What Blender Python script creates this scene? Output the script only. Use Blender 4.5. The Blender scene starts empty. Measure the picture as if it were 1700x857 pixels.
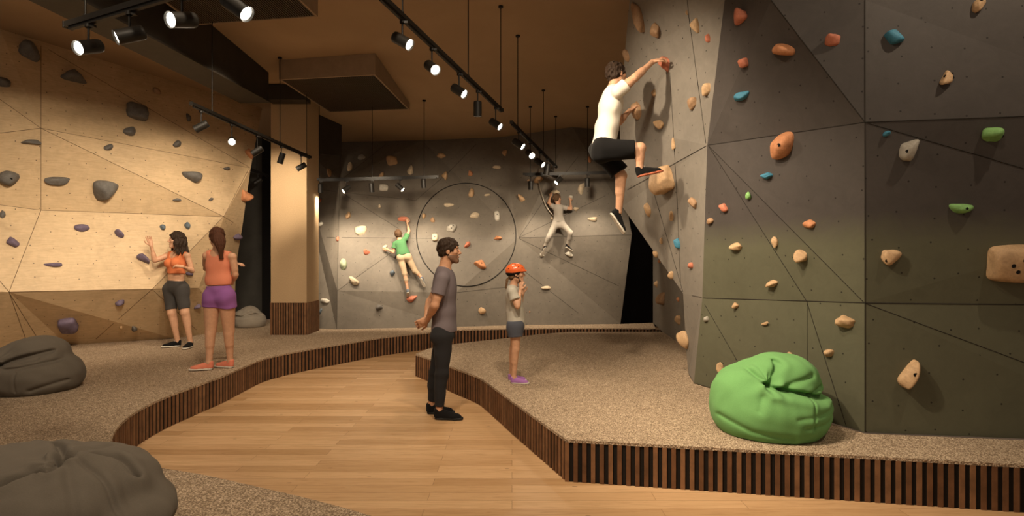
import bpy, bmesh, math, random
import numpy as np
from mathutils import Vector, Matrix
from mathutils.bvhtree import BVHTree
from mathutils.geometry import tessellate_polygon

# ------------------------------------------------------------------ camera, world, exposure
S = bpy.context.scene
COL = S.collection
FPX, CX, CY, HC, HP = 950.0, 850.0, 428.5, 1.59, 0.30
cam = bpy.data.cameras.new('camera'); camo = bpy.data.objects.new('camera', cam); COL.objects.link(camo)
camo.location = (0, 0, HC); camo.rotation_euler = (math.radians(90), 0, 0)
cam.sensor_width = 36; cam.lens = 36*FPX/1700; cam.clip_start = 0.05; cam.clip_end = 60
S.camera = camo
S.view_settings.view_transform = 'Standard'; S.view_settings.look = 'None'
S.view_settings.exposure = 0.0; S.view_settings.gamma = 1; S.view_settings.use_curve_mapping = False
W = bpy.data.worlds.new('world'); S.world = W; W.use_nodes = True
W.node_tree.nodes['Background'].inputs[0].default_value = (1.0, 0.80, 0.60, 1)
W.node_tree.nodes['Background'].inputs[1].default_value = 0.28
WARM = (1.0, 0.82, 0.60)
GAIN = 1.0

def spot(loc, tgt, power, cone=70, blend=0.9, size=0.06, color=WARM):
    l = bpy.data.lights.new('spot_light', 'SPOT'); l.energy = power*GAIN; l.color = color
    l.spot_size = math.radians(cone); l.spot_blend = blend; l.shadow_soft_size = size
    o = bpy.data.objects.new('spot_light', l); COL.objects.link(o); o.location = loc
    o.rotation_euler = (Vector(tgt)-Vector(loc)).to_track_quat('-Z', 'Y').to_euler()
    return o

# spots without fixtures: unseen tracks above the view, plus added fill inside the room
SPOTS = [
 # (loc, target, power, cone, size)
 ((0.9, 1.4, 4.4), (3.0, 4.1, 3.4), 100, 70, .06),     # upper right panels
 ((3.5, 2.7, 4.75), (3.0, 4.0, 2.4), 150, 95, .04),
 ((-0.9, 3.0, 4.3), (2.05, 4.9, 0.7), 620, 52, .06),    # green flank and bean bag
 ((-0.6, 4.4, 4.0), (1.70, 6.0, 2.6), 420, 62, .06),   # climber wall
 ((0.3, 3.2, 4.4), (0.9, 6.4, 0.3), 420, 90, .10),     # right platform
 ((-0.9, 2.6, 4.5), (-0.9, 4.2, 0.0), 420, 100, .12),   # wooden floor
 ((-2.8, 1.6, 4.5), (-3.8, 4.8, 0.3), 170, 90, .12),   # added to brighten the near left carpet
 ((-2.0, 2.5, 4.2), (-6.7, 6.9, 1.35), 640, 44, .10),
 ((-2.2, 3.4, 4.2), (-6.2, 8.0, 1.5), 420, 48, .10),   # plywood wall
 ((-2.6, 5.0, 4.3), (-5.9, 8.8, 1.3), 330, 52, .10),
 ((-3.2, 7.0, 4.2), (-5.3, 9.4, 1.3), 220, 70, .10),
 ((-1.5, 3.5, 4.3), (-3.4, 6.8, 1.0), 330, 75, .08),   # the two women
 ((-2.6, 6.0, 4.3), (-2.0, 8.6, 0.3), 300, 80, .10),
 ((-1.1, 8.7, 3.1), (-1.2, 11.2, 1.8), 230, 88, .10),  # added fill for the back wall, no lamp hangs at these three
 ((1.0, 8.7, 3.1), (0.9, 11.2, 1.8), 210, 88, .10),
 ((-2.5, 8.9, 3.1), (-2.4, 11.2, 1.8), 120, 80, .10),
]
for a in SPOTS: spot(a[0], a[1], a[2], a[3], .9, a[4])

# ------------------------------------------------------------------ helpers
def P(x, y, Y): return Vector(((x-CX)/FPX*Y, Y, HC-(y-CY)/FPX*Y))
def G(x, y, z=HP): return P(x, y, (HC-z)*FPX/(y-CY))
def ceilz(Y): return 5.35-0.1*Y
def PC(x, y): return P(x, y, (5.35-HC)/((CY-y)/FPX+0.1))      # pixel onto the ceiling plane
def up(p, q):            # continue the line p>q up to the ceiling
    d = q-p; t = (5.35-0.1*q.y-q.z)/(d.z+0.1*d.y); return q+d*t

def tag(o, label=None, cat=None, group=None, kind=None):
    if label: o['label'] = label
    if cat: o['category'] = cat
    if group: o['group'] = group
    if kind: o['kind'] = kind
    return o
def empty(name, loc, label, cat, group=None):
    o = bpy.data.objects.new(name, None); COL.objects.link(o); o.location = loc; o.empty_display_size = .1
    return tag(o, label, cat, group)

class MB:
    def __init__(s): s.v = []; s.f = []; s.m = []; s.smooth = []
    def add(s, vs, fs, mi=0, sm=False):
        b = len(s.v); s.v += [Vector(v) for v in vs]
        for f in fs: s.f.append([b+i for i in f]); s.m.append(mi); s.smooth.append(sm)
    def poly(s, pts, mi=0): s.add(pts, [list(range(len(pts)))], mi)
    def obox(s, c, ax, ay, az, mi=0):   # centre, half axes
        c, ax, ay, az = map(Vector, (c, ax, ay, az))
        vs = [c+ax*i+ay*j+az*k for k in (-1, 1) for j in (-1, 1) for i in (-1, 1)]
        s.add(vs, [(0,2,3,1),(4,5,7,6),(0,1,5,4),(2,6,7,3),(0,4,6,2),(1,3,7,5)], mi)
    def box(s, a, b, mi=0):
        a, b = Vector(a), Vector(b); h = (b-a)/2
        s.obox((a+b)/2, (h.x,0,0), (0,h.y,0), (0,0,h.z), mi)
    def tube(s, pts, r, n=8, mi=0, cap=True, sm=True):
        pts = [Vector(p) for p in pts]; rings = []
        R = r if isinstance(r, (list, tuple)) else [r]*len(pts)
        ref = None
        for i, p in enumerate(pts):
            t = (pts[min(i+1, len(pts)-1)]-pts[max(i-1, 0)]).normalized()
            if ref is None: ref = t.orthogonal().normalized()
            ref = (ref-t*ref.dot(t)).normalized(); w = t.cross(ref)
            rings.append([p+(ref*math.cos(2*math.pi*k/n)+w*math.sin(2*math.pi*k/n))*R[i] for k in range(n)])
        vs = [v for r_ in rings for v in r_]; fs = []
        for i in range(len(pts)-1):
            for k in range(n):
                fs.append((i*n+k, i*n+(k+1) % n, (i+1)*n+(k+1) % n, (i+1)*n+k))
        s.add(vs, fs, mi, sm)
        if cap:
            s.add(rings[0], [list(range(n))[::-1]], mi); s.add(rings[-1], [list(range(n))], mi)
    def build(s, name, mats, parent=None, loc=None):
        if not isinstance(mats, (list, tuple)): mats = [mats]
        me = bpy.data.meshes.new(name); off = Vector(loc) if loc is not None else Vector((0,0,0))
        me.from_pydata([tuple(v-off) for v in s.v], [], s.f)
        for m in mats: me.materials.append(m)
        me.polygons.foreach_set('material_index', s.m); me.polygons.foreach_set('use_smooth', s.smooth)
        me.update()
        o = bpy.data.objects.new(name, me); COL.objects.link(o)
        if parent is not None:
            o.parent = parent
            o.location = (off-Vector(parent.location)) if loc is None else off-Vector(parent.location)
            if loc is None: o.location = -Vector(parent.location)
        elif loc is not None: o.location = off
        return o

# ------------------------------------------------------------------ materials
class NT:
    def __init__(s, name):
        s.mat = bpy.data.materials.new(name); s.mat.use_nodes = True; s.t = s.mat.node_tree
        s.b = s.t.nodes['Principled BSDF']; s.co = None
    def n(s, typ, **kw):
        nd = s.t.nodes.new(typ)
        for k, v in kw.items(): setattr(nd, k, v)
        return nd
    def l(s, a, b): s.t.links.new(a, b)
    def coord(s, kind='Object', scale=(1,1,1)):
        if kind == 'Position': out = s.n('ShaderNodeNewGeometry').outputs['Position']
        else: out = s.n('ShaderNodeTexCoord').outputs[kind]
        m = s.n('ShaderNodeMapping'); m.inputs['Scale'].default_value = scale
        s.l(out, m.inputs[0]); return m.outputs[0]
    def noise(s, vec, scale, detail=4, rough=.6, dist=0):
        nd = s.n('ShaderNodeTexNoise'); nd.inputs['Scale'].default_value = scale
        nd.inputs['Detail'].default_value = detail; nd.inputs['Roughness'].default_value = rough
        nd.inputs['Distortion'].default_value = dist; s.l(vec, nd.inputs['Vector']); return nd.outputs['Fac']
    def ramp(s, fac, stops):
        r = s.n('ShaderNodeValToRGB'); e = r.color_ramp.elements
        while len(e) < len(stops): e.new(.5)
        for k, (p, c) in enumerate(stops):
            e[k].position = p; e[k].color = (*c, 1) if len(c) == 3 else c
        s.l(fac, r.inputs[0]); return r.outputs[0]
    def mix(s, fac, a, b, mode='MIX'):
        m = s.n('ShaderNodeMix', data_type='RGBA', blend_type=mode)
        for sock, v in ((m.inputs[0], fac), (m.inputs[6], a), (m.inputs[7], b)):
            if isinstance(v, (int, float)): sock.default_value = v
            elif isinstance(v, tuple): sock.default_value = (*v, 1) if len(v) == 3 else v
            else: s.l(v, sock)
        return m.outputs[2]
    def math(s, op, a, b=None, c=None):
        m = s.n('ShaderNodeMath', operation=op)
        for i, v in enumerate((a, b, c)):
            if v is None: continue
            if isinstance(v, (int, float)): m.inputs[i].default_value = v
            else: s.l(v, m.inputs[i])
        return m.outputs[0]
    def bump(s, h, strength=.3, dist=.01, prev=None):
        b = s.n('ShaderNodeBump'); b.inputs['Strength'].default_value = strength; b.inputs['Distance'].default_value = dist
        s.l(h, b.inputs['Height'])
        if prev is not None: s.l(prev, b.inputs['Normal'])
        s.l(b.outputs[0], s.b.inputs['Normal']); return b.outputs[0]
    def fin(s, color, rough=.6, spec=.4, metal=0):
        if isinstance(color, tuple): s.b.inputs['Base Color'].default_value = (*color, 1)
        else: s.l(color, s.b.inputs['Base Color'])
        if isinstance(rough, (int, float)): s.b.inputs['Roughness'].default_value = rough
        else: s.l(rough, s.b.inputs['Roughness'])
        s.b.inputs['Specular IOR Level'].default_value = spec; s.b.inputs['Metallic'].default_value = metal
        return s.mat
def mul(c, k): return tuple(x*k for x in c)
def simple(name, c, rough=.6, var=.15, scale=30, bump=.15, spec=.3, metal=0, bd=.003):
    n = NT(name); co = n.coord('Object'); f = n.noise(co, scale)
    col = n.ramp(f, [(.3, mul(c, 1-var)), (.7, mul(c, 1+var))])
    if bump: n.bump(f, bump, bd)
    return n.fin(col, rough, spec, metal)

def wall_mat(name, c, dotscale=4.6, grain=False, rough=.62, green=None):
    n = NT(name); co = n.coord('Position'); uv = n.coord('UV')
    a = n.noise(co, 1.3, 6, .65, .8); b = n.noise(co, 7, 8, .7, 1.2)
    f = n.math('ADD', n.math('MULTIPLY', a, .55), n.math('MULTIPLY', b, .45))
    col = n.ramp(f, [(.3, mul(c, .80)), (.5, c), (.72, mul(c, 1.22))])
    if green:
        z = n.n('ShaderNodeSeparateXYZ'); n.l(co, z.inputs[0])
        h = n.math('ADD', z.outputs[2], n.math('MULTIPLY', n.math('SUBTRACT', b, .5), .25))
        g = n.n('ShaderNodeMapRange'); n.l(h, g.inputs[0]); g.inputs[1].default_value = 1.68; g.inputs[2].default_value = 1.92
        col2 = n.ramp(f, [(.3, mul(green, .85)), (.5, green), (.72, mul(green, 1.15))])
        col = n.mix(g.outputs[0], col2, col)
    if grain:
        m = n.n('ShaderNodeMapping'); m.inputs['Scale'].default_value = (1.2, 14, 1); n.l(n.n('ShaderNodeTexCoord').outputs['UV'], m.inputs[0])
        w = n.noise(m.outputs[0], 2.2, 6, .6, 2.5)
        col = n.mix(.55, col, n.ramp(w, [(.3, (.72,.66,.60)), (.6, (1,1,1)), (.75, (1.0,.98,.95))]), 'MULTIPLY')
    # fine scratches
    sc = n.coord('Position', (9, 9, 2.2)); s1 = n.noise(sc, 3, 8, .8, 3.5)
    col = n.mix(n.math('MULTIPLY', n.math('GREATER_THAN', s1, .68), .16), col, mul(c, 2.2))
    # bolt holes
    v = n.n('ShaderNodeTexVoronoi', voronoi_dimensions='2D'); v.inputs['Scale'].default_value = dotscale
    v.inputs['Randomness'].default_value = .35; n.l(uv, v.inputs['Vector'])
    d = n.math('LESS_THAN', v.outputs['Distance'], .030 if dotscale < 5 else .034)
    col = n.mix(n.math('MULTIPLY', d, .85), col, (.012, .010, .008))
    n.bump(b, .12, .01)
    return n.fin(col, rough, .25)

M = {}
M['plywood'] = wall_mat('birch_plywood', (.60, .44, .265), grain=True, rough=.5)
M['concrete'] = wall_mat('grey_wall_panel', (.160, .138, .112))
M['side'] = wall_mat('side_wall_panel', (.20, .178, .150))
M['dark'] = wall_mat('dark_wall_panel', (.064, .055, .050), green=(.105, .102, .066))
M['seam'] = simple('panel_seam', (.02, .016, .012), .8)
M['seaml'] = simple('plywood_seam', (.10, .06, .03), .8)
M['void'] = simple('black_void', (.006, .005, .005), .9)
M['darkgrey'] = simple('dark_grey_panel', (.045, .042, .036), .8, scale=4)
M['black'] = simple('black_metal', (.012, .010, .008), .5, bump=.05, spec=.25)
M['steel'] = simple('dark_steel_beam', (.036, .029, .022), .6, scale=6)
M['walnut'] = simple('walnut_slat', (.150, .070, .032), .55, .3, 9)
M['walnut2'] = simple('light_walnut_slat', (.21, .105, .050), .55, .3, 9)
M['slatback'] = simple('slat_backing', (.010, .007, .005), .9)
M['metal'] = simple('brushed_metal', (.45, .40, .33), .35, metal=.8)
n = NT('lens_glow'); n.b.inputs['Emission Color'].default_value = (1, .90, .72, 1); n.b.inputs['Emission Strength'].default_value = 14
M['glow'] = n.fin((.9, .85, .75), .4)
# ceiling plaster
n = NT('brown_plaster'); co = n.coord('Position'); a = n.noise(co, .8, 5, .6, .5); b = n.noise(co, 60, 3)
n.bump(b, .25, .004)
M['ceiling'] = n.fin(n.ramp(a, [(.3, (.35, .245, .150)), (.7, (.41, .290, .180))]), .8, .2)
n = NT('tan_render'); co = n.coord('Position'); a = n.noise(co, 70, 5, .8); n.bump(a, .5, .004)
M['render'] = n.fin(n.ramp(a, [(.3, (.38, .265, .15)), (.7, (.50, .35, .205))]), .8, .2)
M['vent'] = simple('vent_housing', (.30, .215, .14), .7, .1, 8)
# carpet
n = NT('loop_carpet'); co = n.coord('Position'); v = n.n('ShaderNodeTexVoronoi'); v.inputs['Scale'].default_value = 95; n.l(co, v.inputs['Vector'])
a = n.noise(co, 160, 3, .8); b = n.noise(co, 1.2, 3); c = n.noise(co, 38, 4, .75)
h = n.math('ADD', n.math('MULTIPLY', n.math('SUBTRACT', 1, v.outputs['Distance']), .6), n.math('ADD', n.math('MULTIPLY', a, .3), n.math('MULTIPLY', c, .7)))
n.bump(h, .75, .02)
col = n.ramp(h, [(.68, (.25, .180, .120)), (.92, (.60, .455, .315)), (1.0, (.78, .63, .47))])
col = n.mix(.35, col, n.ramp(b, [(.3, (.78, .76, .74)), (.7, (1, 1, 1))]), 'MULTIPLY')
M['carpet'] = n.fin(col, .95, .05)
# oak planks running left to right
n = NT('oak_planks'); co = n.coord('Position'); br = n.n('ShaderNodeTexBrick'); n.l(co, br.inputs['Vector'])
br.inputs['Scale'].default_value = 1; br.inputs['Brick Width'].default_value = 1.5; br.inputs['Row Height'].default_value = .125
br.inputs['Mortar Size'].default_value = .0012; br.inputs['Mortar Smooth'].default_value = .1; br.inputs['Bias'].default_value = 0
br.inputs['Color1'].default_value = (0, 0, 0, 1); br.inputs['Color2'].default_value = (1, 1, 1, 1); br.inputs['Mortar'].default_value = (.5, .5, .5, 1)
br.offset = .37; br.offset_frequency = 2
pc = n.ramp(br.outputs['Color'], [(0, (.47, .28, .135)), (.5, (.57, .355, .185)), (1, (.65, .42, .23))])
g1 = n.n('ShaderNodeMapping'); g1.inputs['Scale'].default_value = (1.0, 16, 1); n.l(co, g1.inputs[0])
sh = n.n('ShaderNodeVectorMath', operation='ADD'); n.l(g1.outputs[0], sh.inputs[0]); sx = n.n('ShaderNodeCombineXYZ'); n.l(n.math('MULTIPLY', br.outputs['Color'], 13), sx.inputs[0]); n.l(sx.outputs[0], sh.inputs[1])
gr = n.noise(sh.outputs[0], 2.5, 7, .65, 1.5)
pc = n.mix(.8, pc, n.ramp(gr, [(.28, (.66, .58, .50)), (.5, (.96, .95, .93)), (.7, (1.05, 1.05, 1.05))]), 'MULTIPLY')
kn = n.n('ShaderNodeTexVoronoi', voronoi_dimensions='2D'); kn.inputs['Scale'].default_value = 1.3
km = n.n('ShaderNodeMapping'); km.inputs['Scale'].default_value = (.7, 1.8, 1); n.l(co, km.inputs[0]); n.l(km.outputs[0], kn.inputs['Vector'])
kf = n.math('LESS_THAN', n.math('ADD', kn.outputs['Distance'], n.math('MULTIPLY', gr, .02)), .026)
pc = n.mix(n.math('MULTIPLY', kf, .55), pc, (.10, .05, .02))
pc = n.mix(br.outputs['Fac'], pc, (.16, .08, .03))
n.bump(gr, .06, .004)
M['oak'] = n.fin(pc, n.ramp(gr, [(.3, (.42,)*3), (.7, (.30,)*3)]), .45)

# ------------------------------------------------------------------ the setting
mb = MB(); mb.box((-10, -3, -.10), (7, 15, 0)); tag(mb.build('floor', M['oak']), kind='structure')
mb = MB(); mb.add([(-10,-3,ceilz(-3)),(7,-3,ceilz(-3)),(7,15,ceilz(15)),(-10,15,ceilz(15)),(-10,-3,ceilz(-3)+.2),(7,-3,ceilz(-3)+.2),(7,15,ceilz(15)+.2),(-10,15,ceilz(15)+.2)],
   [(0,1,2,3),(7,6,5,4),(0,4,5,1),(1,5,6,2),(2,6,7,3),(3,7,4,0)]); tag(mb.build('ceiling', M['ceiling']), kind='structure')

WALLS = {}
def make_wall(name, V, faces, seams, mats, seam_r=.0035, uvdir=None):
    """V: dict of points, faces: (keys, slot), seams: pixel polylines laid on the surface as thin grooves"""
    mb = MB()
    for keys, slot in faces:
        pts = [V[k] for k in keys]; tris = tessellate_polygon([pts]) if len(pts) > 3 else [(0,1,2)]
        mb.add(pts, [list(t) for t in tris], slot)
    # consistent winding towards the viewer
    for i, f in enumerate(mb.f):
        a, b, c = (mb.v[k] for k in f); nn = (b-a).cross(c-a)
        if nn.dot(Vector((0, 0, HC))-a) < 0: mb.f[i] = f[::-1]
    tree = BVHTree.FromPolygons(mb.v, mb.f); WALLS[name] = tree
    for pl in seams:
        w = seam_r*(1.3 if len(pl) > 2 and pl[-1] == 'wide' else 1); pl = [p for p in pl if p != 'wide']
        for p, q in zip(pl[:-1], pl[1:]):
            N = max(2, int(math.hypot(q[0]-p[0], q[1]-p[1])/12)); pts = []
            for k in range(N+1):
                h = cast(name, p[0]+(q[0]-p[0])*k/N, p[1]+(q[1]-p[1])*k/N)
                if h: pts.append(h[0]+h[1]*.0005)
            if len(pts) > 1: mb.tube(pts, w, 5, len(mats)-1, cap=False, sm=False)
    o = mb.build(name, mats); me = o.data
    uv = me.uv_layers.new(name='UVMap')
    for p in me.polygons:
        nn = p.normal; u = Vector((-nn.y, nn.x, 0))
        if u.length < 1e-3: u = Vector((1,0,0))
        u.normalize()
        if u.x < 0 and abs(u.x) > .3: u = -u
        v = nn.cross(u)
        if v.z < 0: v = -v
        for li in p.loop_indices:
            c = me.vertices[me.loops[li].vertex_index].co; uv.data[li].uv = (c.dot(u), c.dot(v))
    tag(o, kind='structure'); return o
def cast(name, x, y):
    d = (P(x, y, 1)-Vector((0, 0, HC))).normalized()
    loc, nrm, idx, dist = WALLS[name].ray_cast(Vector((0, 0, HC)), d)
    if loc is None: return None
    if nrm.dot(d) > 0: nrm = -nrm
    return loc, nrm

# plywood climbing wall on the left
V = dict(b0=P(-260, 607, 6.9), b1=G(0, 586), b2=G(112, 573), b3=G(289, 562), b4=G(388, 548),
  n0=P(-200, 478, 6.3), m1=P(15, 485, 7.15), m0=P(0, 467, 7.12), m2=P(253, 480, 8.25), m3=P(330, 478, 8.95),
  q0=P(-200, 315, 6.6), q1=P(68, 349, 7.65), q2=P(372, 360, 9.25), q3=P(402, 378, 9.9),
  u0=P(-200, 245, 6.5), u1=P(68, 213, 7.45), u2=P(416, 280, 9.75),
  c0=PC(-260, -15), c1=PC(0, 48), c2=PC(245, 130), c3=PC(435, 180), e1=P(392, 440, 10.05))
make_wall('wall_left', V, [(('b0','b1','m1','n0'),0), (('b1','b2','m1'),0), (('b2','b3','m2','m1'),0), (('b3','b4','m3','m2'),0), (('b4','e1','m3'),0),
  (('n0','m1','q1','q0'),0), (('m1','m2','q2','q1'),0), (('m2','m3','q2'),0), (('m3','e1','q3','q2'),0),
  (('q0','q1','u1','u0'),0), (('q1','q2','u2','u1'),0), (('q2','q3','u2'),0),
  (('u0','u1','c1','c0'),0), (('u1','u2','c3','c2','c1'),0)],
  [[(68,76),(68,213),(68,349),(15,485),(-40,420)], [(0,165),(68,213),(372,360),(402,379)], [(-60,228),(68,213),(415,279)], [(80,82),(414,278),(372,359),(253,480),(150,571)],
   [(-60,333),(68,349),(371,360)], [(15,485),(253,480),(340,479)], [(15,486),(70,574)], [(253,481),(335,556)], [(0,467),(15,485),(48,578)]],
  [M['plywood'], M['seaml']], .003)

# back climbing wall
V = dict(w0=G(490,544), w1=G(559,547), w2=G(757,543), w3=G(850,540), w4=G(1030,538),
  t0=PC(490,238), t1=PC(568,236), t2=PC(700,233), t3=PC(830,228), t4=PC(950,211), t5=PC(1052,220),
  v1=P(565,300,11.5), v2=P(560,483,10.48), v3=P(668,393,10.95), v4=P(861,395,11.2), v5=P(1049,389,11.05), v6=P(757,486,10.75), v7=P(1044,364,11.1))
make_wall('wall_back', V, [(('w0','w1','v2','v1','t1','t0'),0), (('v1','v2','v3'),0), (('t1','t2','v3','v1'),0), (('t2','t3','v4','v3'),0), (('t3','t4','v4'),0),
  (('t4','t5','v7','v4'),0), (('v7','v5','v4'),0), (('v2','w1','w2','v6','v3'),0), (('v3','v6','v4'),0), (('v6','w2','w3','v4'),0), (('v4','w3','w4','v5'),0)],
  [[(565,240),(564,300),(560,483),(559,546)], [(570,322),(662,380)], [(560,483),(655,416)], [(530,315),(690,333),(745,286),(790,240)], [(861,395),(1048,390)], [(861,396),(1038,480)],
   [(861,395),(918,367),(1005,325)], [(862,394),(905,330),(960,260)], [(870,450),(960,520)], [(757,486),(850,476)], [(565,300),(640,240)], [(530,394),(720,396)], [(945,350),(945,392)]],
  [M['concrete'], M['seam']], .003)

# overhanging climbing wall on the right
ca0, ca1, ca2, ca3 = G(1152,636), P(1166,495,5.75), P(1174,241,5.35), P(1203,0,5.0)
cb0, cb1, cb2, cb3 = G(1435,718), P(1436,503,4.18), P(1436,203,4.03), P(1436,0,4.08)
l1, l2, l3, l35, l4 = P(1045,0,6.0), P(1036,105,6.5), P(1029,210,6.9), P(1031,317,7.2), P(1033,343,7.3)
m1 = P(1134,487,6.2); cc0 = P(1280,0,4.35)
e0, e1, e2b, e2, e3 = G(1950,739), P(1950,507,3.95), P(1950,353,3.85), P(1950,184,3.72), P(1950,0,3.72)
V = dict(a0=ca0, a1=ca1, a2=ca2, a3=ca3, a4=up(ca2, ca3), b0=cb0, b1=cb1, b2=cb2, b3=cb3, b4=up(cb2, cb3), c0=cc0, c4=up(cb2, cc0),
  l0=up(l2, l1), l1=l1, l2=l2, l3=l3, l35=l35, l4=l4, m1=m1, c1=G(1143,620), c15=P(1139,575,6.33), e0=e0, e1=e1, e2b=e2b, e2=e2, e3=e3, e4=up(e2, e3),
  A0=G(1084,536), A1=G(1100,551), A2=G(1132,573), A3=G(1139,582), d1=P(1340,501,(5.75+4.18)/2-.22))
V['A0t'] = V['A0']+Vector((0,0,3.9)); V['A1t'] = V['A1']+Vector((0,0,4.0)); V['A2t'] = V['A2']+Vector((0,0,4.1)); V['A3t'] = V['A3']+Vector((0,0,4.1))
V['k1'] = l3+Vector((1.5,.8,0)); V['k2'] = l4+Vector((1.4,.9,.0)); V['k0'] = V['l0']+Vector((1.5,.8,0)); V['km'] = m1+Vector((.6,.9,.0))
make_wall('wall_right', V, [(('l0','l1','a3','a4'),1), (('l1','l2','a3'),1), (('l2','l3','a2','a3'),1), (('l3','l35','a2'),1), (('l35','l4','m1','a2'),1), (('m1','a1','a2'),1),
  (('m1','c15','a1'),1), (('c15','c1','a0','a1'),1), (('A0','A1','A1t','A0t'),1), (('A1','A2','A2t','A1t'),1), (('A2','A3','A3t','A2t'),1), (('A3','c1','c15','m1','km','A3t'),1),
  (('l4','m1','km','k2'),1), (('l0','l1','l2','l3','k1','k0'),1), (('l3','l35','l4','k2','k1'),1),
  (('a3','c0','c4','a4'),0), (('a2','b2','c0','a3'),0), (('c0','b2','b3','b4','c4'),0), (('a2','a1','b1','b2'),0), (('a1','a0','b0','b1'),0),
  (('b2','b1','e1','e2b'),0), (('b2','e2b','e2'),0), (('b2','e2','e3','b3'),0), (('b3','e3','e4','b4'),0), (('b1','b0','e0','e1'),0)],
  [[(1280,0),(1436,203),'wide'], [(1436,0),(1436,716),'wide'], [(1176,241),(1436,203),(1700,193),'wide'], [(1436,203),(1700,280),(1760,297),'wide'], [(1168,495),(1340,500),(1436,503),(1700,506),'wide'],
   [(1176,242),(1339,500),(1405,708)], [(1176,242),(1434,502)], [(1340,501),(1340,688)], [(1437,504),(1700,602)], [(1170,506),(1262,665)],
   [(1042,315),(1173,242),'wide'], [(1141,0),(1144,30),(1172,238)], [(1112,120),(1117,200),(1124,330),(1130,470)], [(1134,488),(1165,494)], [(1085,318),(1134,485)]],
  [M['dark'], M['side'], M['seam']], .0028)
mb = MB(); mb.box((1.2, 13.3, 0), (6.5, 13.4, 4.6)); tag(mb.build('wall_recess', M['void']), kind='structure')
# dark grey wall between the plywood and the column, with the black jamb of the passage
mb = MB(); mb.add([G(300,531), G(446,530), G(446,530)+Vector((0,0,4)), G(300,531)+Vector((0,0,4))], [(0,1,2,3)])
mb.box((-6.6, 12.2, .3), (-4.75, 12.4, 4.1))
jam = G(446, 530); mb.box(jam+Vector((-.12,-.05,0)), jam+Vector((.06,.1,4)), 1)
tag(mb.build('wall_passage', [M['darkgrey'], M['void']]), kind='structure')

# ------------------------------------------------------------------ raised carpet platforms with slatted edges
def platform(name, label, top_px, rest, z=HP, period=.061, cat='platform', smooth=True):
    edge = [G(x, y) for x, y in top_px]
    if smooth:
        out = []
        for i in range(len(edge)-1):
            p0, p1, p2, p3 = edge[max(i-1,0)], edge[i], edge[i+1], edge[min(i+2, len(edge)-1)]
            for k in range(6):
                t = k/6; out.append(.5*((2*p1)+(p2-p0)*t+(2*p0-5*p1+4*p2-p3)*t*t+(3*p1-p0-3*p2+p3)*t**3))
        edge = out+[edge[-1]]
    ring = edge+[Vector((x, y, z)) for x, y in rest]
    e = empty(name, (ring[0].x, ring[0].y, 0), label, cat)
    mb = MB(); n0 = len(ring); tris = tessellate_polygon([ring])
    top = [p.copy() for p in ring]; low = [Vector((p.x, p.y, z-.02)) for p in ring]
    mb.add(top, [list(t) for t in tris]); 
    for i, f in enumerate(mb.f):
        a, b, c = (mb.v[k] for k in f)
        if (b-a).cross(c-a).z < 0: mb.f[i] = f[::-1]
    mb.add(top+low, [(i, (i+1) % n0, n0+(i+1) % n0, n0+i) for i in range(n0)])
    mb.build('carpet', M['carpet'], e)
    # centroid side test for the outward direction
    area = sum(ring[i].x*ring[(i+1) % n0].y-ring[(i+1) % n0].x*ring[i].y for i in range(n0)); sgn = 1 if area > 0 else -1
    sb = MB(); L = [0]
    for a, b in zip(edge[:-1], edge[1:]): L.append(L[-1]+(b-a).length)
    def at(s):
        for i in range(len(L)-1):
            if L[i+1] >= s or i == len(L)-2:
                t = (s-L[i])/max(1e-6, L[i+1]-L[i]); d = (edge[i+1]-edge[i]).normalized(); return edge[i].lerp(edge[i+1], t), d
    random.seed(4)
    for a, b in zip(edge[:-1], edge[1:]):
        d = (b-a).normalized(); nn = Vector((d.y, -d.x, 0))*sgn*-1
        a2, b2 = a+nn*.006, b+nn*.006
        sb.add([(a2.x,a2.y,0),(b2.x,b2.y,0),(b2.x,b2.y,z-.02),(a2.x,a2.y,z-.02)], [(0,1,2,3)], 2)
    s = period*.3
    while s < L[-1]:
        p, d = at(s); nn = Vector((d.y, -d.x, 0))*sgn*-1
        sb.obox((p.x+nn.x*.002, p.y+nn.y*.002, (z-.02)/2), d*period*.245, nn*.0045, (0,0,(z-.022)/2), 0 if random.random() < .7 else 1)
        s += period
    sb.build('slat_cladding', [M['walnut'], M['walnut2'], M['slatback']], e)
    return e
LEFT_EDGE = [(1108,546),(1000,545),(930,545),(830,546),(760,548),(711,552),(637,560),(580,569),(518,579),(470,588),(437,596),(400,611),(370,624),(320,642),(270,661),(228,682),(200,704),(187,726),(192,746),(216,765),(262,776),(340,789),(430,809),(520,830),(620,858),(720,897)]
platform('carpeted_platform', 'long curving raised platform of beige carpet on the left, edged with dark wooden slats', LEFT_EDGE,
   [(.1,1.6),(.5,-1.5),(-9.5,-1.5),(-9.5,6.7)]+[(q.x, q.y) for q in (P(-260,607,6.9), G(0,586), G(112,573), G(289,562), G(388,548), G(392,532), G(444,531), G(490,544), G(559,547), G(757,543), G(850,540), G(1030,538), G(1084,536))]+[(2.62, 10.41)])
RE = [G(x, y) for x, y in [(940,730),(1700,772),(2000,789)]]
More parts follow.
